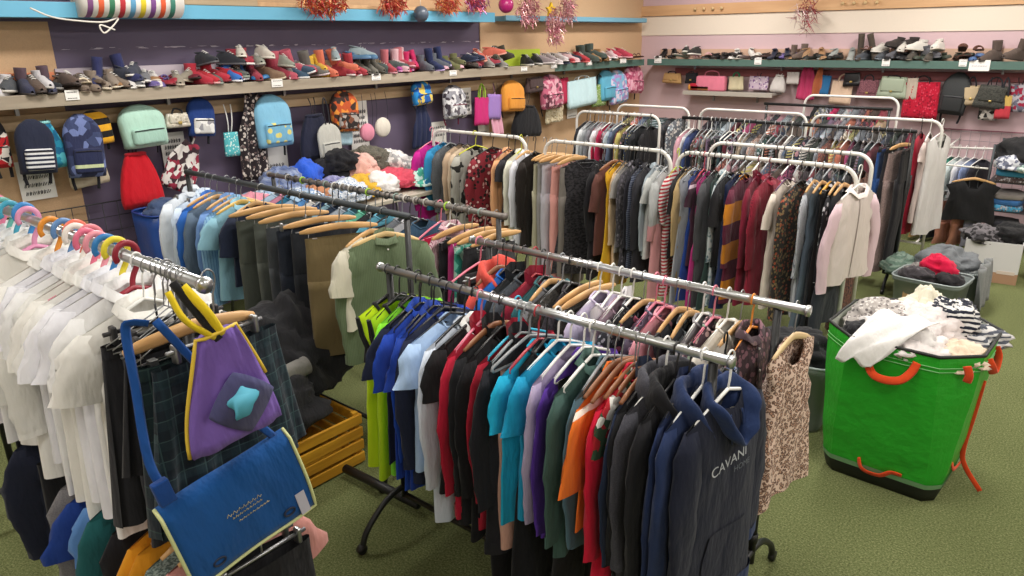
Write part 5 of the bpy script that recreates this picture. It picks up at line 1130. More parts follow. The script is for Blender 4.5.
BS = [
 (667, 'heel', '1E1C1E', '1E1C1E', 'pointed black', dict(l=.25)), (679, 'sandal', '2A2424', 'D8D0C4', 'black thick-soled', dict(l=.25)), (690, 'trainer', '2A2826', 'E0DCD4', 'black and white upright', dict(l=.26, dz=.04, yaw=.5)), (703, 'sandal', 'D09AA0', 'B89084', 'pink flip-flop', dict(l=.24)), (714, 'flat', '1A1A1C', '222', 'plain black', dict(l=.25)),
 (722, 'flat', '201E20', '1A1818', 'black loafer style', dict(l=.25)), (731, 'flat', '2A2426', '201C1C', 'very dark brown', dict(l=.25)), (740, 'heel', 'D8D4CE', 'D8D4CE', 'white', dict(l=.25)), (750, 'sandal', 'D8D2CA', 'C8C0B4', 'white strappy', dict(l=.25)), (761, 'flat', '4A3430', '3A2A28', 'chestnut brown', dict(l=.25)), (769, 'flat', '1C1A1C', '1A1818', 'black pump', dict(l=.25)),
 (779, 'heel', '2A3046', '22263A', 'navy heeled', dict(l=.25)), (787, 'flat', '6A5AA0', '4A3E78', 'purple', dict(l=.25)), (798, 'boot', '6E5A50', '4A3A34', 'short brown', dict(l=.22, ht=.4)), (813, 'heel', 'A87A4E', 'C8A882', 'tan wedge', dict(l=.26)), (823, 'flat', '1E2422', '1A1C1A', 'black slip-on', dict(l=.25)), (831, 'flat', '22282A', '1C2022', 'dark green-black', dict(l=.25)), (841, 'heel', '9AA09C', 'B8BCB8', 'silver', dict(l=.25)),
 (865, 'boot', '4E4238', '3A3028', 'tall dark brown', dict(l=.24, ht=.8)), (876, 'trainer', '4A5058', '6A7078', 'dark slate', dict(l=.25)), (884, 'sandal', '7A4A34', '5A3A2A', 'rust brown', dict(l=.25, dz=.08)), (892, 'trainer', 'C8C2BA', 'D8D4CC', 'off-white', dict(l=.25, dz=.08)), (896, 'flat', '222024', '1E1C1E', 'black bowed', dict(l=.25)), (904, 'flat', '26262C', '1E1E22', 'black buckled', dict(l=.25)),
 (912, 'boot', '5A5A62', '6A6A70', 'grey fluffy', dict(l=.25, ht=.12, dz=.03)), (906, 'boot', '3A3230', '2A2422', 'brown-black', dict(l=.25, ht=.12, dz=.12)), (922, 'trainer', '4E463E', '6A6258', 'khaki grey', dict(l=.25)), (931, 'boot', 'D4CEC6', 'C8C0B4', 'white fluffy', dict(l=.25, ht=.1, dz=.1)), (934, 'flat', '3A4438', '2A322A', 'bottle green', dict(l=.25)), (945, 'flat', '2E3A30', '26302A', 'dark green', dict(l=.25)),
 (962, 'sandal', '5A3428', '4A2C22', 'dark brown strappy', dict(l=.26)), (968, 'sandal', '6A4030', '54342A', 'mid brown strappy', dict(l=.26, dz=.09)), (980, 'flat', '4A6CA4', '3A548A', 'blue', dict(l=.26)), (1009, 'boot', '5A4A42', '3A302C', 'brown leather', dict(l=.28, ht=.35)),
]
for lst, wl in ((LS, 'L'), (BS, 'B')):
    prv = ''
    for u, k, c, cs, d, o in lst:
        if len(cs) == 3: cs = '222222'
        prv = shoes(u, wl, k, c, cs, d, prv=prv, **o)
o = MB().rbox((0, 0, .035), (.1, .16, .07), .004).obj('shoe_box', plain('C02A3A', .5)); o.location = (-5.74, y_on(284, -5.7, 1.95), 2.05); 
bpy.data.objects.remove(o)

# notices and price cards
def card(u0, v0, u1, v1, wall, label, lines=3, col='ECEAE6', off=0, name='price_card', val=None, cat='card', ink='3A3A42', tilt=0, group=None):
    ax = 0 if wall == 'L' else 1
    if val is None: val = (-5.62 + .024) if wall == 'L' else 9.8 - .024
    a = ray_on((u0 + u1)/2, v0, ax, val); b = ray_on((u0 + u1)/2, v1, ax, val); c = ray_on(u0, (v0 + v1)/2, ax, val); d = ray_on(u1, (v0 + v1)/2, ax, val)
    w, h = (d - c).length, a.z - b.z; t = thing(name, label, cat, ((c.x + d.x)/2, (c.y + d.y)/2, b.z), 0 if wall == 'L' else -PI/2, group); t.rotation_euler.x = tilt
    MB().box((0, -w/2, 0), (.003, w/2, h)).obj('paper', plain(col, .7), t, False)
    r = random.Random(int(u0*11)); 
    for i in range(lines):
        m = MB(); z = h*(.78 - .6*i/max(1, lines - 1)) if lines > 1 else h*.45; y = -w*.36; sz = min(h*.09, .03)
        while y < w*.34:
            ln = r.uniform(.04, .12)*w; m.tube([(.0045, y, z - sz*.5), (.0045, y + ln*.35, z + sz*.6), (.0045, y + ln*.6, z - sz*.4), (.0045, y + ln, z + sz*.4)], max(.0012, sz*.13), 4); y += ln + .03*w
        m.obj('writing', plain(ink, .6), t)
    return t
nb = ['brown and cream shoes', 'silver glitter trainers', 'olive boots', 'olive and brown shoes', 'lime backboard', 'pale rose trainers', 'forest green boots', 'cherry red trainers']
for (u, v, w_), n in zip([(72, 95, 14), (277, 83, 11), (376, 77, 9), (453, 73, 7), (524, 69, 6), (554, 66, 6), (589, 63, 6), (623, 61, 6)], nb):
    card(u - w_/2, v - w_*.36, u + w_/2, v + w_*.36, 'L', f'small white price card on the shelf edge below the {n}', 2)
for u, v, w_, n in [(658, 59.5, 7, 'at the corner end'), (758, 61, 7, 'below the white heeled shoes'), (886, 62.5, 8, 'below the black bowed shoes'), (963, 63, 8, 'beside the larger handwritten notice')]:
    card(u - w_/2, v - 3.5, u + w_/2, v + 3.5, 'B', f'small white price card on the back shelf edge {n}', 2)
card(969, 60, 990, 71, 'B', 'larger white card handwritten in blue on the back shelf edge', 1, name='notice', cat='notice', ink='3A5A9A', val=9.772)
for (u0, v0, u1, v1), lb, n in [((18, 160, 54, 200), 'white paper notice partly behind the navy striped backpack', 4), ((162, 132, 186, 172), 'white paper notice behind the dark red cloth', 5), ((350, 101, 368, 150), 'long white paper notice behind the tiny pink purse', 6), ((456, 88, 471, 115), 'white paper notice beside the silver-grey backpack', 5),
                        ((478, 121, 489, 134), 'small paper notice under the lime and magenta bag', 2), ((567, 106, 577, 118), 'small paper notice below the pale aqua tote bag', 2), ((425, 122, 446, 148), 'cream paper notice near the end of the magenta jumper rail', 3), ((262, 136, 287, 172), 'white card box lid behind the pale blue backpack', 2)]:
    card(u0, v0, u1, v1, 'L', lb, n, name='notice', cat='notice', val=-5.868)

# ------------------------------------------------------------------ decorations along the high shelf
def tinsel(u, v, val, ax, wpx, hpx, cols, label, n=260, seed=1, L=.065):
    n = n*2 if L < .1 else n
    c = ray_on(u, v, ax, val); k = (c - Vector((0, 0, CAMH))).dot(FW)/F; sx, sz = wpx*k/2, hpx*k/2; r = random.Random(seed); t = thing('tinsel_garland', label, 'tinsel', c)
    for ci, col in enumerate(cols):
        m = MB()
        for i in range(n//len(cols)):
            a = r.uniform(0, 6.28); q = r.random()**.6; p = Vector(((r.uniform(-.05, .05)) if ax == 0 else sx*q*math.cos(a), sx*q*math.cos(a)*1.3 if ax == 0 else r.uniform(-.05, .05), sz*q*math.sin(a)))
            d = Vector((r.gauss(0, 1), r.gauss(0, 1), r.gauss(0, 1))).normalized()*L*r.uniform(.5, 1); s = d.orthogonal().normalized()*.004
            b = len(m.v); m.v += [p - s, p + s, p + d*.5 + s + Vector((0, 0, -.006)), p + d*.5 - s + Vector((0, 0, -.006)), p + d + s*.3 + Vector((0, 0, -.02)), p + d - s*.3 + Vector((0, 0, -.02))]
            m.f += [(b, b + 1, b + 2, b + 3), (b + 3, b + 2, b + 4, b + 5)]
        m.tube([(0, -sx*.8, sz*.1), (0, 0, 0), (0, sx*.8, sz*.1)] if ax == 0 else [(-sx*.8, 0, sz*.1), (0, 0, 0), (sx*.8, 0, sz*.1)], .003, 4); m.tube([(0, 0, -sz*.9), (0, 0, sz*.9)], .003, 4).obj('strands', plain(col, .3, .35), t, False)
    MB().tube([(0, -sx, sz*.1), (0, 0, 0), (0, sx, sz*.1)] if ax == 0 else [(-sx, 0, sz*.1), (0, 0, 0), (sx, 0, sz*.1)], .004, 5).obj('cord', plain('8A6A6A', .5), t)
    return t
tinsel(323, 3, -5.5, 0, 42, 22, ('A82A2E', 'D08A4A', 'C84A3A'), 'red and gold tinsel bunch at the blue shelf above the coral boots', 340, 1)
tinsel(393, 3, -5.5, 0, 24, 22, ('A82A2E', 'C86A4A'), 'smaller red tinsel bunch between the gold one and the purple one', 240, 2)
tinsel(447, 3, -5.5, 0, 24, 18, ('B03A3A', 'D0804A'), 'red tinsel bunch near the end of the blue shelf', 220, 3)
tinsel(476, 3, -5.5, 0, 22, 14, ('8A4A7A', 'A83A4A'), 'purple and red tinsel bunch beside the pink ornament', 200, 4)
tinsel(528, 10, -5.4, 0, 26, 30, ('C88A96', 'D8A8A4', 'A85A6A'), 'pink tinsel garland hanging by the yellow ornament', 260, 5, .07)
tinsel(555, 26, -5.4, 0, 18, 36, ('C88A96', 'D8A8A4', 'A85A6A'), 'lowest loop of pink tinsel hanging over the corner shelf', 260, 6, .07)
tinsel(568, 8, -5.4, 0, 18, 26, ('C8909A', 'D8B0AC', 'B0606E'), 'pink tinsel garland on the corner side of the yellow ornament', 220, 7, .07)
tinsel(806, 12, 9.9, 1, 22, 34, ('A82A44', 'C8B0B0', '8A2A3A'), 'red and silver ribbon bow hanging on the cream band', 150, 8, .15)
def ornament(u, v, rr, col, label, star=False):
    c = ray_on(u, v, 0, -5.5); t = thing('ornament', label, 'ornament', c)
    if star:
        m = MB(); P = []
        for k in range(10): a = PI/2 + PI*k/5; q = rr if k % 2 == 0 else rr*.5; P.append((q*math.cos(a), q*math.sin(a)))
        m.loft([[Vector((x, y*1.2, z)) for y, z in P] for x in (-.012, .012)], True, True).obj('star', plain(col, .4), t, False)
    else:
        MB().loft([[Vector((rr*math.sin(PI*i/8)*math.cos(a), rr*math.sin(PI*i/8)*math.sin(a), rr*math.cos(PI*i/8) + .0)) for a in [2*PI*q/14 for q in range(14)]] for i in range(9)], True, True).obj('ball', plain(col, .3), t)
    MB().tube([(0, 0, rr*.9), (0, 0, rr + .1)], .003, 5).obj('string', plain('D8D0C0', .6), t)
ornament(421, 14, .075, '4E5866', 'dark grey lantern-like ornament under the blue shelf'); ornament(506, 5, .085, 'A8246A', 'magenta round ornament at the end of the blue shelf'); ornament(551, 10, .085, 'E0B81E', 'yellow star ornament in the pink tinsel', True)
# striped paper roll, strings
t = thing('paper_roll', 'thick white paper roll with rainbow stripes lying on the blue shelf', 'paper roll', (-5.56, 2.52, 2.485))
L0 = .68; cols = ['7A4A7A', 'D8603A', '3A7A5A', 'B83038', '5E9AC0', 'D8C22E', '7A4A8A', 'D85A34', '3A7A6A']
MB().tube([(0, -L0/2, 0), (0, L0/2, 0)], .115, 28).obj('roll', plain('E6E2DC', .6), t)
for i, c in enumerate(cols):
    y = -L0/2 + .035 + i*.07; MB().tube([(0, y - .018, -.0), (0, y + .018, .0)], .1165, 28, cap=False).obj('stripe', plain(c, .6), t)
MB().tube([(0, L0/2, 0), (0, L0/2 + .002, 0)], .045, 16).obj('core', plain('C8C0B4', .7), t)
o = MB().tube(smooth_path([ray_on(u, v, 0, -5.53) for u, v in [(30, 8), (52, 17), (80, 21), (104, 22), (118, 18), (112, 27), (104, 33), (100, 25), (115, 30)]], 6), .006, 5).obj('string', plain('D8D4CC', .7)); tag(o, 'loose white string trailing below the striped paper roll', 'string')
# ------------------------------------------------------------------ heaps of clothes
def crumple_mb(rx, ry, rz, seed, n=44, m=24, rough=.4, freq=2.6):
    mb = MB(); rings = []; r = random.Random(seed); off = Vector((seed*7.13 % 50, seed*3.7 % 50, seed*1.9 % 50))
    ax = Vector((r.gauss(0, 1), r.gauss(0, 1), r.gauss(0, .5))).normalized()
    rdg = lambda q: 1 - 2.2*abs(mnoise.noise(q))
    for i in range(m + 1):
        ph = PI*i/m; ring = []
        for j in range(n):
            th = 2*PI*j/n; d = Vector((math.sin(ph)*math.cos(th), math.sin(ph)*math.sin(th), math.cos(ph)))
            q = d - ax*d.dot(ax)*.68; w = Vector((mnoise.noise(d*1.6 + off), mnoise.noise(d*1.6 + off + Vector((7, 0, 0))), 0))*.5
            q = (q + w)*freq*.75 + off
            k = .82 + rough*(.42*rdg(q) + .26*rdg(q*2.1) + .12*rdg(q*4.4) + .7*mnoise.noise(d*1.2 + off))
            p = Vector((d.x*rx*k, d.y*ry*k, d.z*rz*k))
            if p.z < -.25*rz: p.z = -.25*rz + (p.z + .25*rz)*.15
            ring.append(p)
        rings.append(ring)
    return mb.loft(rings)
def lump(loc, r3, mat, label, seed, name='crumpled_top', cat='clothing', rz=0, rough=.45, freq=2.6, group=None):
    o = crumple_mb(*r3, seed, rough=rough, freq=freq).obj(name, mat); o.location = loc; o.rotation_euler = (0, 0, rz); return tag(o, uniq(label), cat, group)
# table against the purple wall
t = thing('trestle_table', 'folding table under the heap of loose clothes by the purple wall', 'table', (-5.3, 4.0, 0))
MB().box((-.42, -1.15, .84), (.42, 1.15, .875)).obj('table_top', plain('B8B0A2', .5), t, False, bevel=.005)
for sx in (-1, 1):
    for sy in (-1, 1): MB().tube([(sx*.36, sy*1.0, 0), (sx*.36, sy*.9, .84)], .014, 8).obj('leg', STEEL, t)
PILE = [(-5.15, 3.05, 'D08A9A', '', '', 'rose pink'), (-5.3, 3.25, '8AA4C0', 'print', 'C8D0D8', 'blue and white'), (-5.1, 3.45, '7E96B8', 'floral', 'D4D8DC', 'pale blue floral'), (-5.45, 3.5, '5A6A94', 'plaid', '8A96B4', 'blue checked'), (-5.2, 3.65, 'B07A5A', '', '', 'rust'), (-5.5, 3.75, '2A5ACC', '', '', 'vivid blue'),
        (-5.25, 3.9, '6A6A9A', 'plaid', '9A9AC0', 'lilac checked'), (-5.5, 4.05, '1E1E24', '', '', 'black'), (-5.15, 4.1, 'D0A42E', '', '', 'mustard'), (-5.4, 4.25, 'D8A69A', '', '', 'peach'), (-5.15, 4.3, 'DCD8D6', '', '', 'white'), (-5.5, 4.5, '5E5A50', 'tweed', '4A463E', 'grey-brown'),
        (-5.2, 4.55, 'C84A5E', '', '', 'coral red'), (-5.4, 4.7, 'D8D4D0', 'print', '9A9A9A', 'off-white'), (-5.1, 4.75, '4AA48E', 'print', 'C8E0D8', 'green and white'), (-5.3, 4.95, '8A9AB0', 'floral', 'C87A8A', 'grey-blue floral'), (-5.05, 3.85, 'C8CDD4', 'dots', '5A7AA4', 'pale spotted'), (-5.08, 4.95, '2A8EAE', '', '', 'turquoise')]
for i, (x, y, c, pt_, c2, nme) in enumerate(PILE):
    back = x < -5.35
    lump((x, y, .93 + (.1 if back else .02)), (.2, .17, .17 if back else .12), fab(c, pt_, c2, .8) if pt_ else fab(c), f'{nme} crumpled garment heaped on the table by the purple wall', 30 + i, rz=i*1.1)
lump((-5.45, 4.12, 1.14), (.17, .17, .13), fab('17171C'), 'black garment on top of the heap on the table', 61); lump((-5.5, 4.45, 1.16), (.16, .2, .1), fab('4A4840', 'tweed', '6A665A', 1), 'dark olive garment on top of the heap on the table', 62); lump((-5.4, 4.3, 1.1), (.15, .12, .12), fab('D9B0A6'), 'blush garment near the top of the heap on the table', 63); lump((-5.45, 4.68, 1.1), (.2, .13, .1), fab('DAD8D6'), 'white garment at the far end of the table heap', 64)
# wire grid and blue laundry bag by the uniform rail
t = thing('wire_grid', 'black wire grid panel standing by the chipboard wall', 'grid panel', (-5.74, 1.75, 0))
MB().tube([(0, -.75, .02), (0, -.75, 1.09), (0, .72, 1.09), (0, .72, .02), (0, -.75, .02)], .006, 6).obj('frame', BLACKM, t)
m = MB()
for i in range(1, 14): m.tube([(0, -.75 + i*.105, .02), (0, -.75 + i*.105, 1.09)], .0028, 5)
for i in range(1, 10): m.tube([(0, -.75, .02 + i*.107), (0, .72, .02 + i*.107)], .0028, 5)
m.obj('wire_mesh', BLACKM, t)
t = thing('laundry_bag', 'blue plastic bag standing behind the uniform rail below the red bag', 'bag', (-5.45, 2.5, 0))
rings = []
for i in range(12):
    v = i/11; rings.append([Vector((.2*sgnp(math.cos(a), .5)*(1 + .05*math.sin(5*a + 3*v)) + .015*math.sin(13*v + a), .24*sgnp(math.sin(a), .5)*(1 - .08*v), 1.02*v)) for a in [2*PI*j/30 for j in range(30)]])
MB().loft(rings, True).obj('body', plain('1E4A98', .35, bump=.5, bscale=14), t, thick=.003)
MB().tube([(.2*sgnp(math.cos(a), .5), .22*sgnp(math.sin(a), .5), 1.02) for a in [2*PI*j/30 for j in range(30)]], .008, 6, loop=True).obj('rim', plain('1A3F88', .4), t)
lump((-5.45, 2.5, .97), (.15, .18, .12), fab('3A4A6A'), 'dark blue garment stuffed in the blue plastic bag', 70)
# ------------------------------------------------------------------ crate and black sacks between the rails
t = thing('slatted_crate', 'yellow-stained slatted wooden crate on the floor below the khaki trousers', 'crate', (-3.15, 1.9, 0)); t.scale = (1, 1, .9)
CW = wood('D09A2E', 'A8741E', .7, .4, 1)
for k in range(4):
    MB().box((.235, -.28, .012 + k*.085), (.253, .28, .075 + k*.085)).obj('slat', CW, t, False, bevel=.004); MB().box((-.253, -.28, .012 + k*.085), (-.235, .28, .075 + k*.085)).obj('slat', CW, t, False, bevel=.004)
    for s in (-1, 1): MB().box((-.235, s*.27 - .009, .012 + k*.085), (.235, s*.27 + .009, .075 + k*.085)).obj('slat', CW, t, False, bevel=.004)
for sx in (-1, 1):
    for sy in (-1, 1): MB().box((sx*.225 - .015, sy*.25 - .015, 0), (sx*.225 + .015, sy*.25 + .015, .345)).obj('corner_post', CW, t, False)
MB().box((-.235, -.26, .02), (.235, .26, .035)).obj('bottom_board', CW, t, False)
lump((-3.15, 1.85, .38), (.22, .25, .2), fab('232327'), 'dark grey garment bundle lying on the slatted crate', 80); lump((-3.42, 2.05, .5), (.3, .3, .36), fab('1C1C20'), 'large black bundle of cloth behind the slatted crate', 81)
o = MB().tube([(0, -.16, 0), (0, .16, .03)], .05, 16).obj('rolled_fabric', fab('7C7A76')); o.location = (-3.12, 1.86, .55); tag(o, 'pale grey roll of fabric lying on the dark bundle over the crate', 'fabric roll')
# ------------------------------------------------------------------ bags hanging on the end of the uniform rail
t = thing('book_bag', 'slanting bright blue school book bag with pale yellow piping on the uniform rail end', 'school bag', (-1.575, .765, 1.15), 0); t.rotation_euler = (R(11), R(-4), R(-4)); t.scale = (.79,)*3
BLU = fab('124C8C'); PIP = plain('C9CE94', .5)
MB().rbox((-.03, 0, -.11), (.05, .43, .31), .015).obj('body', fab('14305E'), t)
rows = []
for i in range(12):
    v = i/11; z = .055 - .315*v; x = .004 + .014*math.sin(PI*v) + (.0 if v > .06 else -.03*(1 - v/.06)); rows.append([Vector((x + .004*math.sin(q*4 + v*5), .225*q, z)) for q in [-1 + j/8 for j in range(17)]])
MB().loft(rows, closed=False).obj('flap', BLU, t, thick=.005)
edge = [r_[0] for r_ in rows] + rows[-1][1:-1] + [r_[-1] for r_ in reversed(rows)]
MB().tube([p + Vector((.004, 0, 0)) for p in edge], .006, 6).obj('piping', PIP, t)
for s in (-1, 1): MB().tube([(.018, s*.13 + .02*math.cos(a), -.215 + .012*math.sin(a)) for a in [2*PI*k/12 for k in range(12)]], .004, 5, loop=True).obj('stud', plain('14203A', .5), t)
MB().box((.018, .165, -.255), (.021, .2, -.17), Matrix.Rotation(0, 4, 'X')).obj('reflective_strip', plain('B8B6C4', .3), t, False)
w_ = MB(); gy = plain('C8B878', .5)
for row_, (z, sz) in enumerate([(-.09, .02), (-.105, .012), (-.125, .010)]):
    y = -.06 + row_*.015
    r_ = random.Random(row_)
    while y < .05 + .012*row_:
        ln = r_.uniform(.006, .012)*(1.6 if row_ == 0 else 1); w_.tube([(.026, y, z), (.026, y + ln*.4, z + sz*.5), (.026, y + ln*.7, z - sz*.1), (.026, y + ln, z + sz*.25)], .0011, 4); y += ln + .003
w_.obj('writing', gy, t)
st = MB(); st.tube(smooth_path([(-.02, -.17, .04), (-.02, -.18, .2), (-.05, -.12, .42), (-.06, -.08, .58), (-.05, -.06, .6), (-.04, -.02, .58)], 5), .014, 6, flat=.18); st.obj('shoulder_strap', fab('164A90'), t)
MB().tube(smooth_path([(-.02, .19, .04), (-.01, .12, .2), (-.03, .05, .42), (-.04, -.0, .58)], 5), .013, 6, flat=.2).obj('shoulder_strap', fab('164A90'), t)
MB().rbox((-.0, -.185, .1), (.03, .05, .08), .006).obj('strap_pad', fab('123E80'), t)
t = thing('gym_bag', 'purple child\'s bag with yellow straps and a pale blue patch above the blue book bag', 'bag', (-1.575, .795, 1.265), 0); t.rotation_euler = (R(8), 0, R(-6)); t.scale = (.84,)*3
rings = []; n = 26
for i in range(12):
    v = i/11; hw = .14*(1 - .6*v**1.5); rings.append([Vector((.02 + .035*(1 - .5*v)*sgnp(math.sin(a), .6) + .006*math.sin(a*7 + v*6), hw*sgnp(math.cos(a), .6) + .03*v, .02 + .33*v)) for a in [2*PI*j/n for j in range(n)]])
MB().loft(rings, True, True).obj('body', fab('7257A6'), t)
MB().tube([rings[i][13] + Vector((.004, -.003, 0)) for i in range(12)] + [r_ for r_ in [rings[-1][9], rings[-1][6], rings[-1][3]]] + [rings[i][0] + Vector((.004, .003, 0)) for i in reversed(range(5, 12))], .006, 6).obj('piping', plain('D8B83A', .5), t)
pa = MB(); pr = [(0, .02 + .0)]
blob = [Vector((.062, .03 + .042*(1 + .22*math.sin(3*a + 1) + .1*math.sin(5*a))*math.cos(a), .13 + .045*(1 + .2*math.sin(2*a) + .1*math.cos(5*a))*math.sin(a))) for a in [2*PI*k/28 for k in range(28)]]
q = MB(); q.v = [Vector((.058, .03 + .1*sgnp(math.cos(a), 1.7), .13 + .1*sgnp(math.sin(a), 1.7))) for a in [2*PI*k/24 for k in range(24)]]; q.f = [tuple(range(24))]; q.obj('patch', fab('4A4A72'), t, thick=.003)
q = MB(); q.v = blob; q.f = [tuple(range(28))]; q.obj('motif', plain('5AB4D0', .6), t, thick=.003)
for s in (-1, 1): MB().tube(smooth_path([(.03, .03 + s*.012, .34), (.03, s*.03 - .01, .42), (.0, s*.02 - .03, .5)], 5), .013, 8, flat=.7).obj('strap', fab('D9BE1E'), t)
MB().tube(smooth_path([(.035, .03, .33), (.02, .0, .42), (-.0, -.03, .52)], 5), .013, 6, flat=.4).obj('carry_loop', fab('1A1A1C'), t)
# ------------------------------------------------------------------ green sack of clothes
t = thing('garden_sack', 'big green pop-up sack with orange handles full of clothes on the carpet', 'sack', (-.66, 3.94, 0)); t.rotation_euler = (0, 0, R(-2))
def octo(hs, ch, z, bul=0, seed=0, sub=5, cx=0, cy=0):
    c = [(hs - ch, -hs), (hs, -hs + ch), (hs, hs - ch), (hs - ch, hs), (-hs + ch, hs), (-hs, hs - ch), (-hs, -hs + ch), (-hs + ch, -hs)]; out = []
    for i in range(8):
        a, b2 = c[i], c[(i + 1) % 8]
        for k in range(sub):
            f = k/sub; x = a[0] + (b2[0] - a[0])*f; y = a[1] + (b2[1] - a[1])*f; q = 1 + bul*math.sin(PI*f) + .012*mnoise.noise(Vector((x*7, y*7, z*9 + seed)))
            out.append(Vector((cx + x*q, cy + y*q, z)))
    return out
GRN = plain('259E26', .38, bump=.9, bscale=16); HS = [(0, .265), (.1, .285), (.25, .305), (.42, .32), (.6, .335), (.74, .345), (.8, .348)]
def sack_ring(f, dz=0, sc=1):
    z = .8*f
    for (z0, a), (z1, b2) in zip(HS, HS[1:]):
        if z0 <= z <= z1 + 1e-6: hs = a + (b2 - a)*(z - z0)/(z1 - z0); break
    return [p for p in octo(hs*sc, (.05 + .1*f)*sc, z + dz, .015 if 0 < f < 1 else 0)]
MB().loft([sack_ring(.085 + .915*i/22) for i in range(23)]).obj('body', GRN, t, False)
MB().loft([sack_ring(0, .0, 1.0), sack_ring(.05, 0, 1.012), sack_ring(.1, 0, 1.012)], True).obj('base', plain('141816', .5), t)
MB().loft([sack_ring(.1, 0, 1.013), sack_ring(.135, 0, 1.011)]).obj('base_band', plain('6E9A6E', .6), t)
MB().loft([sack_ring(.3 + .7*i/8, 0, .975) for i in range(9)]).obj('lining_or_shade', plain('C4CABE', .5, bump=.5, bscale=14), t)
MB().tube(sack_ring(1.0), .008, 6, loop=True).obj('rim', plain('141614', .6), t)
for zz in (.905, .93): MB().tube(sack_ring(zz, 0, 1.006), .0022, 4, loop=True).obj('stitching', plain('7EBE7A', .6), t)
OR = fab('D8481E')
def strap_on(pts, name='handle', wd=.022): MB().tube(smooth_path(pts, 6), wd*.25, 8, flat=3.6).obj(name, OR, t)
strap_on([(-.1, -.35, .745), (-.095, -.36, .69), (-.06, -.375, .645), (.0, -.375, .635), (.06, -.375, .655), (.095, -.36, .70), (.11, -.35, .75)])
strap_on([(.35, -.1, .75), (.37, -.09, .71), (.375, -.02, .66), (.37, .06, .71), (.35, .07, .76)])
strap_on([(.30, -.30, .77), (.315, -.3, .73), (.31, -.29, .69)], 'corner_tab', .02)
strap_on([(-.09, -.29, .14), (-.06, -.305, .09), (.02, -.305, .085), (.07, -.3, .12), (.12, -.295, .12)], 'low_handle', .016)
strap_on([(.338, .0, .6), (.325, .02, .4), (.31, .03, .2), (.33, .03, .11), (.42, .0, .012)], 'side_strap', .014); strap_on([(.30, -.16, .2), (.305, -.1, .14), (.31, .02, .12)], 'low_handle', .014)
SK = [((-.92, 3.74, .77), (.13, .12, .09), fab('1C1C20'), 'black garment at the near end of the green sack'), ((-.86, 3.95, .80), (.2, .2, .12), fab('A8A29E', 'floral', '6A6464', .6, 'D4CECA'), 'grey floral garment heaped in the green sack'),
      ((-.68, 4.18, .84), (.17, .14, .12), fab('D8D2BE'), 'cream garment on top of the green sack'), ((-.74, 3.78, .80), (.24, .17, .11), fab('E2DEDC'), 'white cotton top heaped in the green sack'), ((-.52, 4.06, .84), (.13, .15, .15), fab('DCDAD8', 'stripe', '1E2230', .9), 'black and white striped garment on top of the green sack'),
      ((-.40, 4.1, .77), (.17, .16, .09), fab('C8C6C6', 'stripe', '4A4E5A', .8), 'grey fine-striped garment in the green sack'), ((-.44, 3.8, .76), (.2, .15, .08), fab('DCC8B2'), 'oatmeal garment at the front of the green sack'), ((-.66, 3.98, .81), (.24, .2, .13), fab('D8CECC'), 'pale pink-white garment in the middle of the green sack'), ((-.58, 3.7, .78), (.18, .1, .07), fab('E0D8D6'), 'thin white blouse near the front handle of the green sack')]
for i, (l, r_, m, lb) in enumerate(SK): lump((-.67 + (l[0] + .70)*.86, l[1]*.9 + .39, l[2] - .02), tuple(x*.8 for x in r_), m, lb, 100 + i, rz=i*.9, rough=.55, freq=3.2)
# white top hanging over the front edge of the sack
rows = []
pth = smooth_path([(-.66, 3.78, .90), (-.7, 3.68, .875), (-.76, 3.59, .82), (-.80, 3.565, .76), (-.83, 3.56, .70)], 5)
for i, p in enumerate(pth):
    hw = .13 - .05*i/len(pth); rows.append([p + Vector((hw*q, 0, .012*math.sin(q*6 + i*.4) - .03*abs(q)*i/len(pth))) for q in [-1 + j/7 for j in range(15)]])
o = MB().loft(rows, closed=False).obj('white_shirt', fab('E6E4E2'), thick=.006); tag(o, 'white shirt spilling over the front edge of the green sack', 'shirt')
# ------------------------------------------------------------------ tubs, box and shelf unit on the far side
def tub(label, x, y, w, d, h, col, rz=0, alpha=.75):
    t = thing('storage_tub', label, 'storage tub', (x, y, 0), rz); rr = []
    for z, k in ((0, .86), (.02, .88), (h*.9, .98), (h*.905, 1.03), (h, 1.04)): rr.append([Vector((w/2*k*sgnp(math.cos(a), .35), d/2*k*sgnp(math.sin(a), .35), z)) for a in [2*PI*j/36 for j in range(36)]])
    MB().loft(rr, True).obj('body', plain(col, .3, alpha=alpha), t, thick=.005); MB().tube(rr[-1], .008, 6, loop=True).obj('rim', plain('8A9494', .35), t)
    return t
tb = tub('translucent grey storage tub of clothes on the carpet beyond the green sack', -1.02, 6.5, .5, .42, .34, '8E9898', R(-6))
MB().box((-.14, -.2, .06), (.13, -.196, .29)).obj('cardboard_panel', plain('B08E64', .8), tb, False)
for i, (dx, dy, dz, c, pt_, nme, r_) in enumerate([(-.1, -.05, .34, '5A5258', 'print', 'grey patterned', (.18, .17, .1)), (.02, .05, .4, 'C4103E', '', 'bright crimson', (.17, .16, .14)), (.15, -.06, .34, '1E1C20', '', 'black', (.13, .15, .1)), (-.14, .12, .33, '8E8A86', 'tweed', 'mottled grey', (.15, .12, .1))]):
    lump((-1.02 + dx*.9, 6.5 + dy*.9, dz - .01), tuple(x*.78 for x in r_), fab(c, pt_, '3A363A') if pt_ else fab(c), f'{nme} garment in the translucent grey tub', 120 + i)
tb = tub('second grey tub draped with grey clothes behind the first', -.98, 7.05, .5, .42, .3, '7E888A', R(4))
lump((-1.0, 7.0, .33), (.22, .2, .13), fab('6A6E72'), 'slate grey cloth draped over the rear tub', 130); 
rows = []
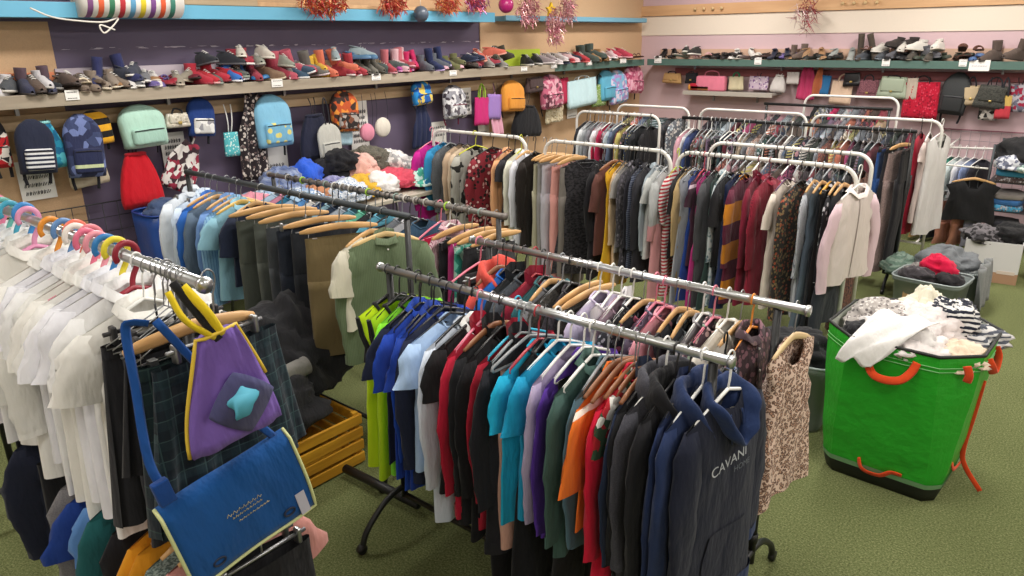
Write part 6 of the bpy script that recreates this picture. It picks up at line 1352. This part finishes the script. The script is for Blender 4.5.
for i in range(10):
    v = i/9; rows.append([Vector((-.72 + .02*v + .03*math.sin(q*7 + v*2), 6.9 + .22*q, .4 - .36*v)) for q in [-1 + j/8 for j in range(17)]])
o = MB().loft(rows, closed=False).obj('grey_sheet', fab('8A8C8C', 'vstripe', '5E6264', .3), thick=.006); tag(o, 'grey cloth hanging down the side of the rear tub', 'cloth')
lump((-1.36, 6.95, .24), (.13, .2, .12), fab('4E6458', 'stripe', '6A7C70', 1.2), 'dark green striped cloth beside the rear tub', 131)
t = thing('cardboard_box', 'white and brown cardboard box of black clothes on the carpet', 'box', (-.80, 8.0, 0)); t.rotation_euler = (0, 0, R(6))
CB = plain('B08A6E', .8); WB = plain('D6D4D4', .7)
w, d, h = .44, .42, .38
for s in (-1, 1):
    MB().box((-w/2, s*d/2 - .004, .1), (w/2, s*d/2 + .004, h)).obj('panel', WB, t, False); MB().box((-w/2, s*d/2 - .005, 0), (w/2, s*d/2 + .005, .1)).obj('lower_panel', CB, t, False)
    MB().box((s*w/2 - .004, -d/2, .1), (s*w/2 + .004, d/2, h)).obj('panel', WB, t, False); MB().box((s*w/2 - .005, -d/2, 0), (s*w/2 + .005, d/2, .1)).obj('lower_panel', CB, t, False)
MB().box((-w/2, -d/2, .004), (w/2, d/2, .012)).obj('bottom', CB, t, False)
f = MB(); f.v = [Vector(p) for p in ((w/2, -d/2, h), (w/2, d/2, h), (w/2 + .12, d/2, h + .05), (w/2 + .12, -d/2, h + .05))]; f.f = [(0, 1, 2, 3)]; f.obj('flap', WB, t, False, thick=.005)
MB().box((.06, -d/2 - .008, .09), (.2, -d/2 - .005, .12)).obj('label_strip', plain('D8C8BC', .7), t, False)
lump((-.9, 7.95, .38), (.17, .2, .1), fab('2C2A2C', 'print', '6A666A', .7), 'black patterned garment in the white cardboard box', 140); lump((-.7, 8.02, .4), (.16, .18, .12), fab('1C1C1E'), 'plain black garment in the white cardboard box', 141)
lump((-.36, 8.25, .13), (.16, .16, .16), fab('D8D6D2'), 'white garment bundle on the floor beside the cardboard box', 142)
# shelf unit with folded clothes against the back wall
t = thing('shelf_unit', 'black wire shelf unit of folded clothes against the pink back wall', 'shelf unit', (-.35, 9.35, 0))
for sx in (-1, 1):
    for sy in (-1, 1): MB().tube([(sx*.72, sy*.3, 0), (sx*.72, sy*.3, 1.1)], .012, 8).obj('post', DGREY, t)
for z in (.12, .42, .72): MB().box((-.72, -.3, z - .012), (.72, .3, z)).obj('shelf_board', plain('3A3A3E', .5), t, False)
def folded(loc, w, d, h, mat, label, seed):
    r = random.Random(seed); mb = MB(); rings = []
    for i in range(7):
        a = -PI/2 + PI*i/6; z = h/2 + h/2*math.sin(a); k = 1 - .08*(1 - math.cos(a))
        rings.append([Vector((w/2*k*sgnp(math.cos(q), .4) + .004*math.sin(5*q + i), d/2*k*sgnp(math.sin(q), .4), z + .006*math.sin(3*q + seed)*(z/h))) for q in [2*PI*j/24 for j in range(24)]])
    o = mb.loft(rings, True, True).obj('folded_top', mat); o.location = loc; o.rotation_euler = (0, 0, r.uniform(-.15, .15)); return tag(o, uniq(label), 'folded clothes')
fc = [('3A6AA0', 'blue'), ('D0C8C8', 'white'), ('2A2A30', 'black'), ('B8788A', 'pink'), ('6A6A72', 'grey'), ('4A9AC4', 'sky blue'), ('3A3440', 'dark plum'), ('8A8480', 'taupe'), ('1E2234', 'navy'), ('A8A4AA', 'silver grey'), ('5A4A4A', 'brown'), ('C8A8B4', 'pale rose')]
for s, z in enumerate((.12, .42, .72)):
    for k in range(4):
        x = -.88 + k*.34
        for q in range(3 if s < 2 else 2):
            c, nme = fc[(s*5 + k*3 + q*7) % 12]; folded((x, 9.2, z + .001 + q*.062), .29, .34, .06, fab(c, 'floral' if (k + q) % 3 == 0 else '', 'B8B4B8', .7, '5A565E') if (k + q) % 3 == 0 else fab(c), f'{nme} folded garment, {["lowest", "second", "topmost"][q]} of stack {"abcd"[k]} on the {["lowest", "middle", "top"][s]} board of the shelf unit'.replace(' stack a', ' the first stack').replace(' stack b', ' the second stack').replace(' stack c', ' the third stack').replace(' stack d', ' the last stack').replace(' of the shelf unit', ''), s*20 + k*4 + q)
lump((-.75, 9.2, .98), (.3, .25, .2), fab('1E1E20'), 'large black garment heaped on top of the shelf unit', 150); lump((-.35, 9.2, .98), (.3, .25, .2), fab('242426'), 'second black garment heaped on the shelf unit', 151); lump((-.9, 9.0, .9), (.14, .12, .1), fab('6A6E80', 'print', 'C8CAD0', .6), 'grey and white printed garment at the front of the shelf unit', 152); lump((-.72, 8.98, .88), (.12, .12, .1), fab('8AA09A', 'print', 'D0D8D0', .6), 'pale green printed garment at the front of the shelf unit', 153)
# grid panel on the back wall and face-out rail with garments
t = thing('wall_grid', 'white wire grid panel fixed low on the pink back wall', 'grid panel', (-.6, YB - .04, .3))
m = MB()
for i in range(24): m.tube([(-1.15 + i*.1, 0, 0), (-1.15 + i*.1, 0, .82)], .003, 5)
for i in range(9): m.tube([(-1.15, 0, i*.1), (1.15, 0, i*.1)], .003, 5)
m.obj('wire_mesh', plain('9A8C90', .5), t); MB().tube([(-1.15, 0, .82), (1.15, 0, .82)], .007, 6).tube([(-1.15, 0, 0), (1.15, 0, 0)], .007, 6).obj('frame', plain('8E5A66', .5), t)
t = thing('display_arm', 'white straight display arms reaching out from the low wall grid', 'display arm', (-1.45, YB - .06, 1.0))
MB().tube([(-.1, -.55, -.02), (.85, -.55, .02)], .01, 8).obj('front_bar', WHITEM, t)
for x in (-.1, .6): MB().tube([(x, 0, .02), (x, -.56, -.0)], .009, 8).obj('arm', WHITEM, t)
for i, (x, k, c, nme, L_) in enumerate([(-1.52, 'tee', '3A8A78', 'sea green', .45), (-1.45, 'long', 'C8D4D4', 'pale aqua', .5), (-1.38, 'shirt', 'DADADE', 'white', .62), (-1.3, 'shirt', '8A9AC4', 'pale blue', .5), (-1.22, 'long', '3A3A44', 'charcoal', .45)]):
    garment(k, fab(c), f'{nme} {NAMES[k].replace("_", " ")} on the display arm by the shelf unit', (x, 9.5, .99), R(-20), w=.38, L=L_, t=.05, seed=200 + i, lod=0); hanger('plastic', 'E6E6E2', (x, 9.5, .99), R(-20), f'white plastic hanger holding the {nme} garment on the display arm')
garment('vest', fab('1C1C1E'), 'wide black top facing outwards in front of the shelf unit', (-1.18, 8.95, .86), R(-75), w=.5, L=.46, t=.09, seed=210, lod=1); hanger('wood', '', (-1.18, 8.95, .86), R(-75), 'wooden hanger holding the wide black top')
t = thing('display_arm', 'lower white display arm carrying the wide black top', 'display arm', (-1.3, 9.0, .86)); MB().tube([(-.3, .0, 0), (.22, -.04, 0)], .009, 8).obj('arm', WHITEM, t); MB().tube([(-.3, 0, 0), (-.3, 0, -.84)], .01, 8).obj('post', WHITEM, t); MB().tube([(-.3, -.2, -.845), (-.3, .2, -.845)], .012, 8).obj('foot', WHITEM, t)
for i, (x, c, nme, z) in enumerate([(-1.62, 'B8935E', 'camel', .72), (-1.5, '2A2E38', 'dark', .72), (-1.38, 'B07A66', 'terracotta', .68), (-1.24, 'A8745E', 'brick brown', .68), (-1.12, '6A6A74', 'grey', .7)]):
    garment('trousers', fab(c), f'{nme} trousers hanging low beside the shelf unit', (x - .02, 9.08, z - .04), R(-25), w=.24, L=.46, t=.06, seed=220 + i, lod=0); hanger('clip', '', (x - .02, 9.08, z - .04), R(-25), f'metal clip hanger holding the {nme} trousers by the shelf unit')
# clear tub beside the green sack under the blouse rail
tb = tub('clear plastic tub of dark cloth between the green sack and the leopard dress', -1.3, 4.15, .5, .4, .42, '8A9490', R(4), .55)
lump((-1.3, 4.15, .42), (.22, .18, .12), fab('1E1E22'), 'black cloth in the clear plastic tub', 160)
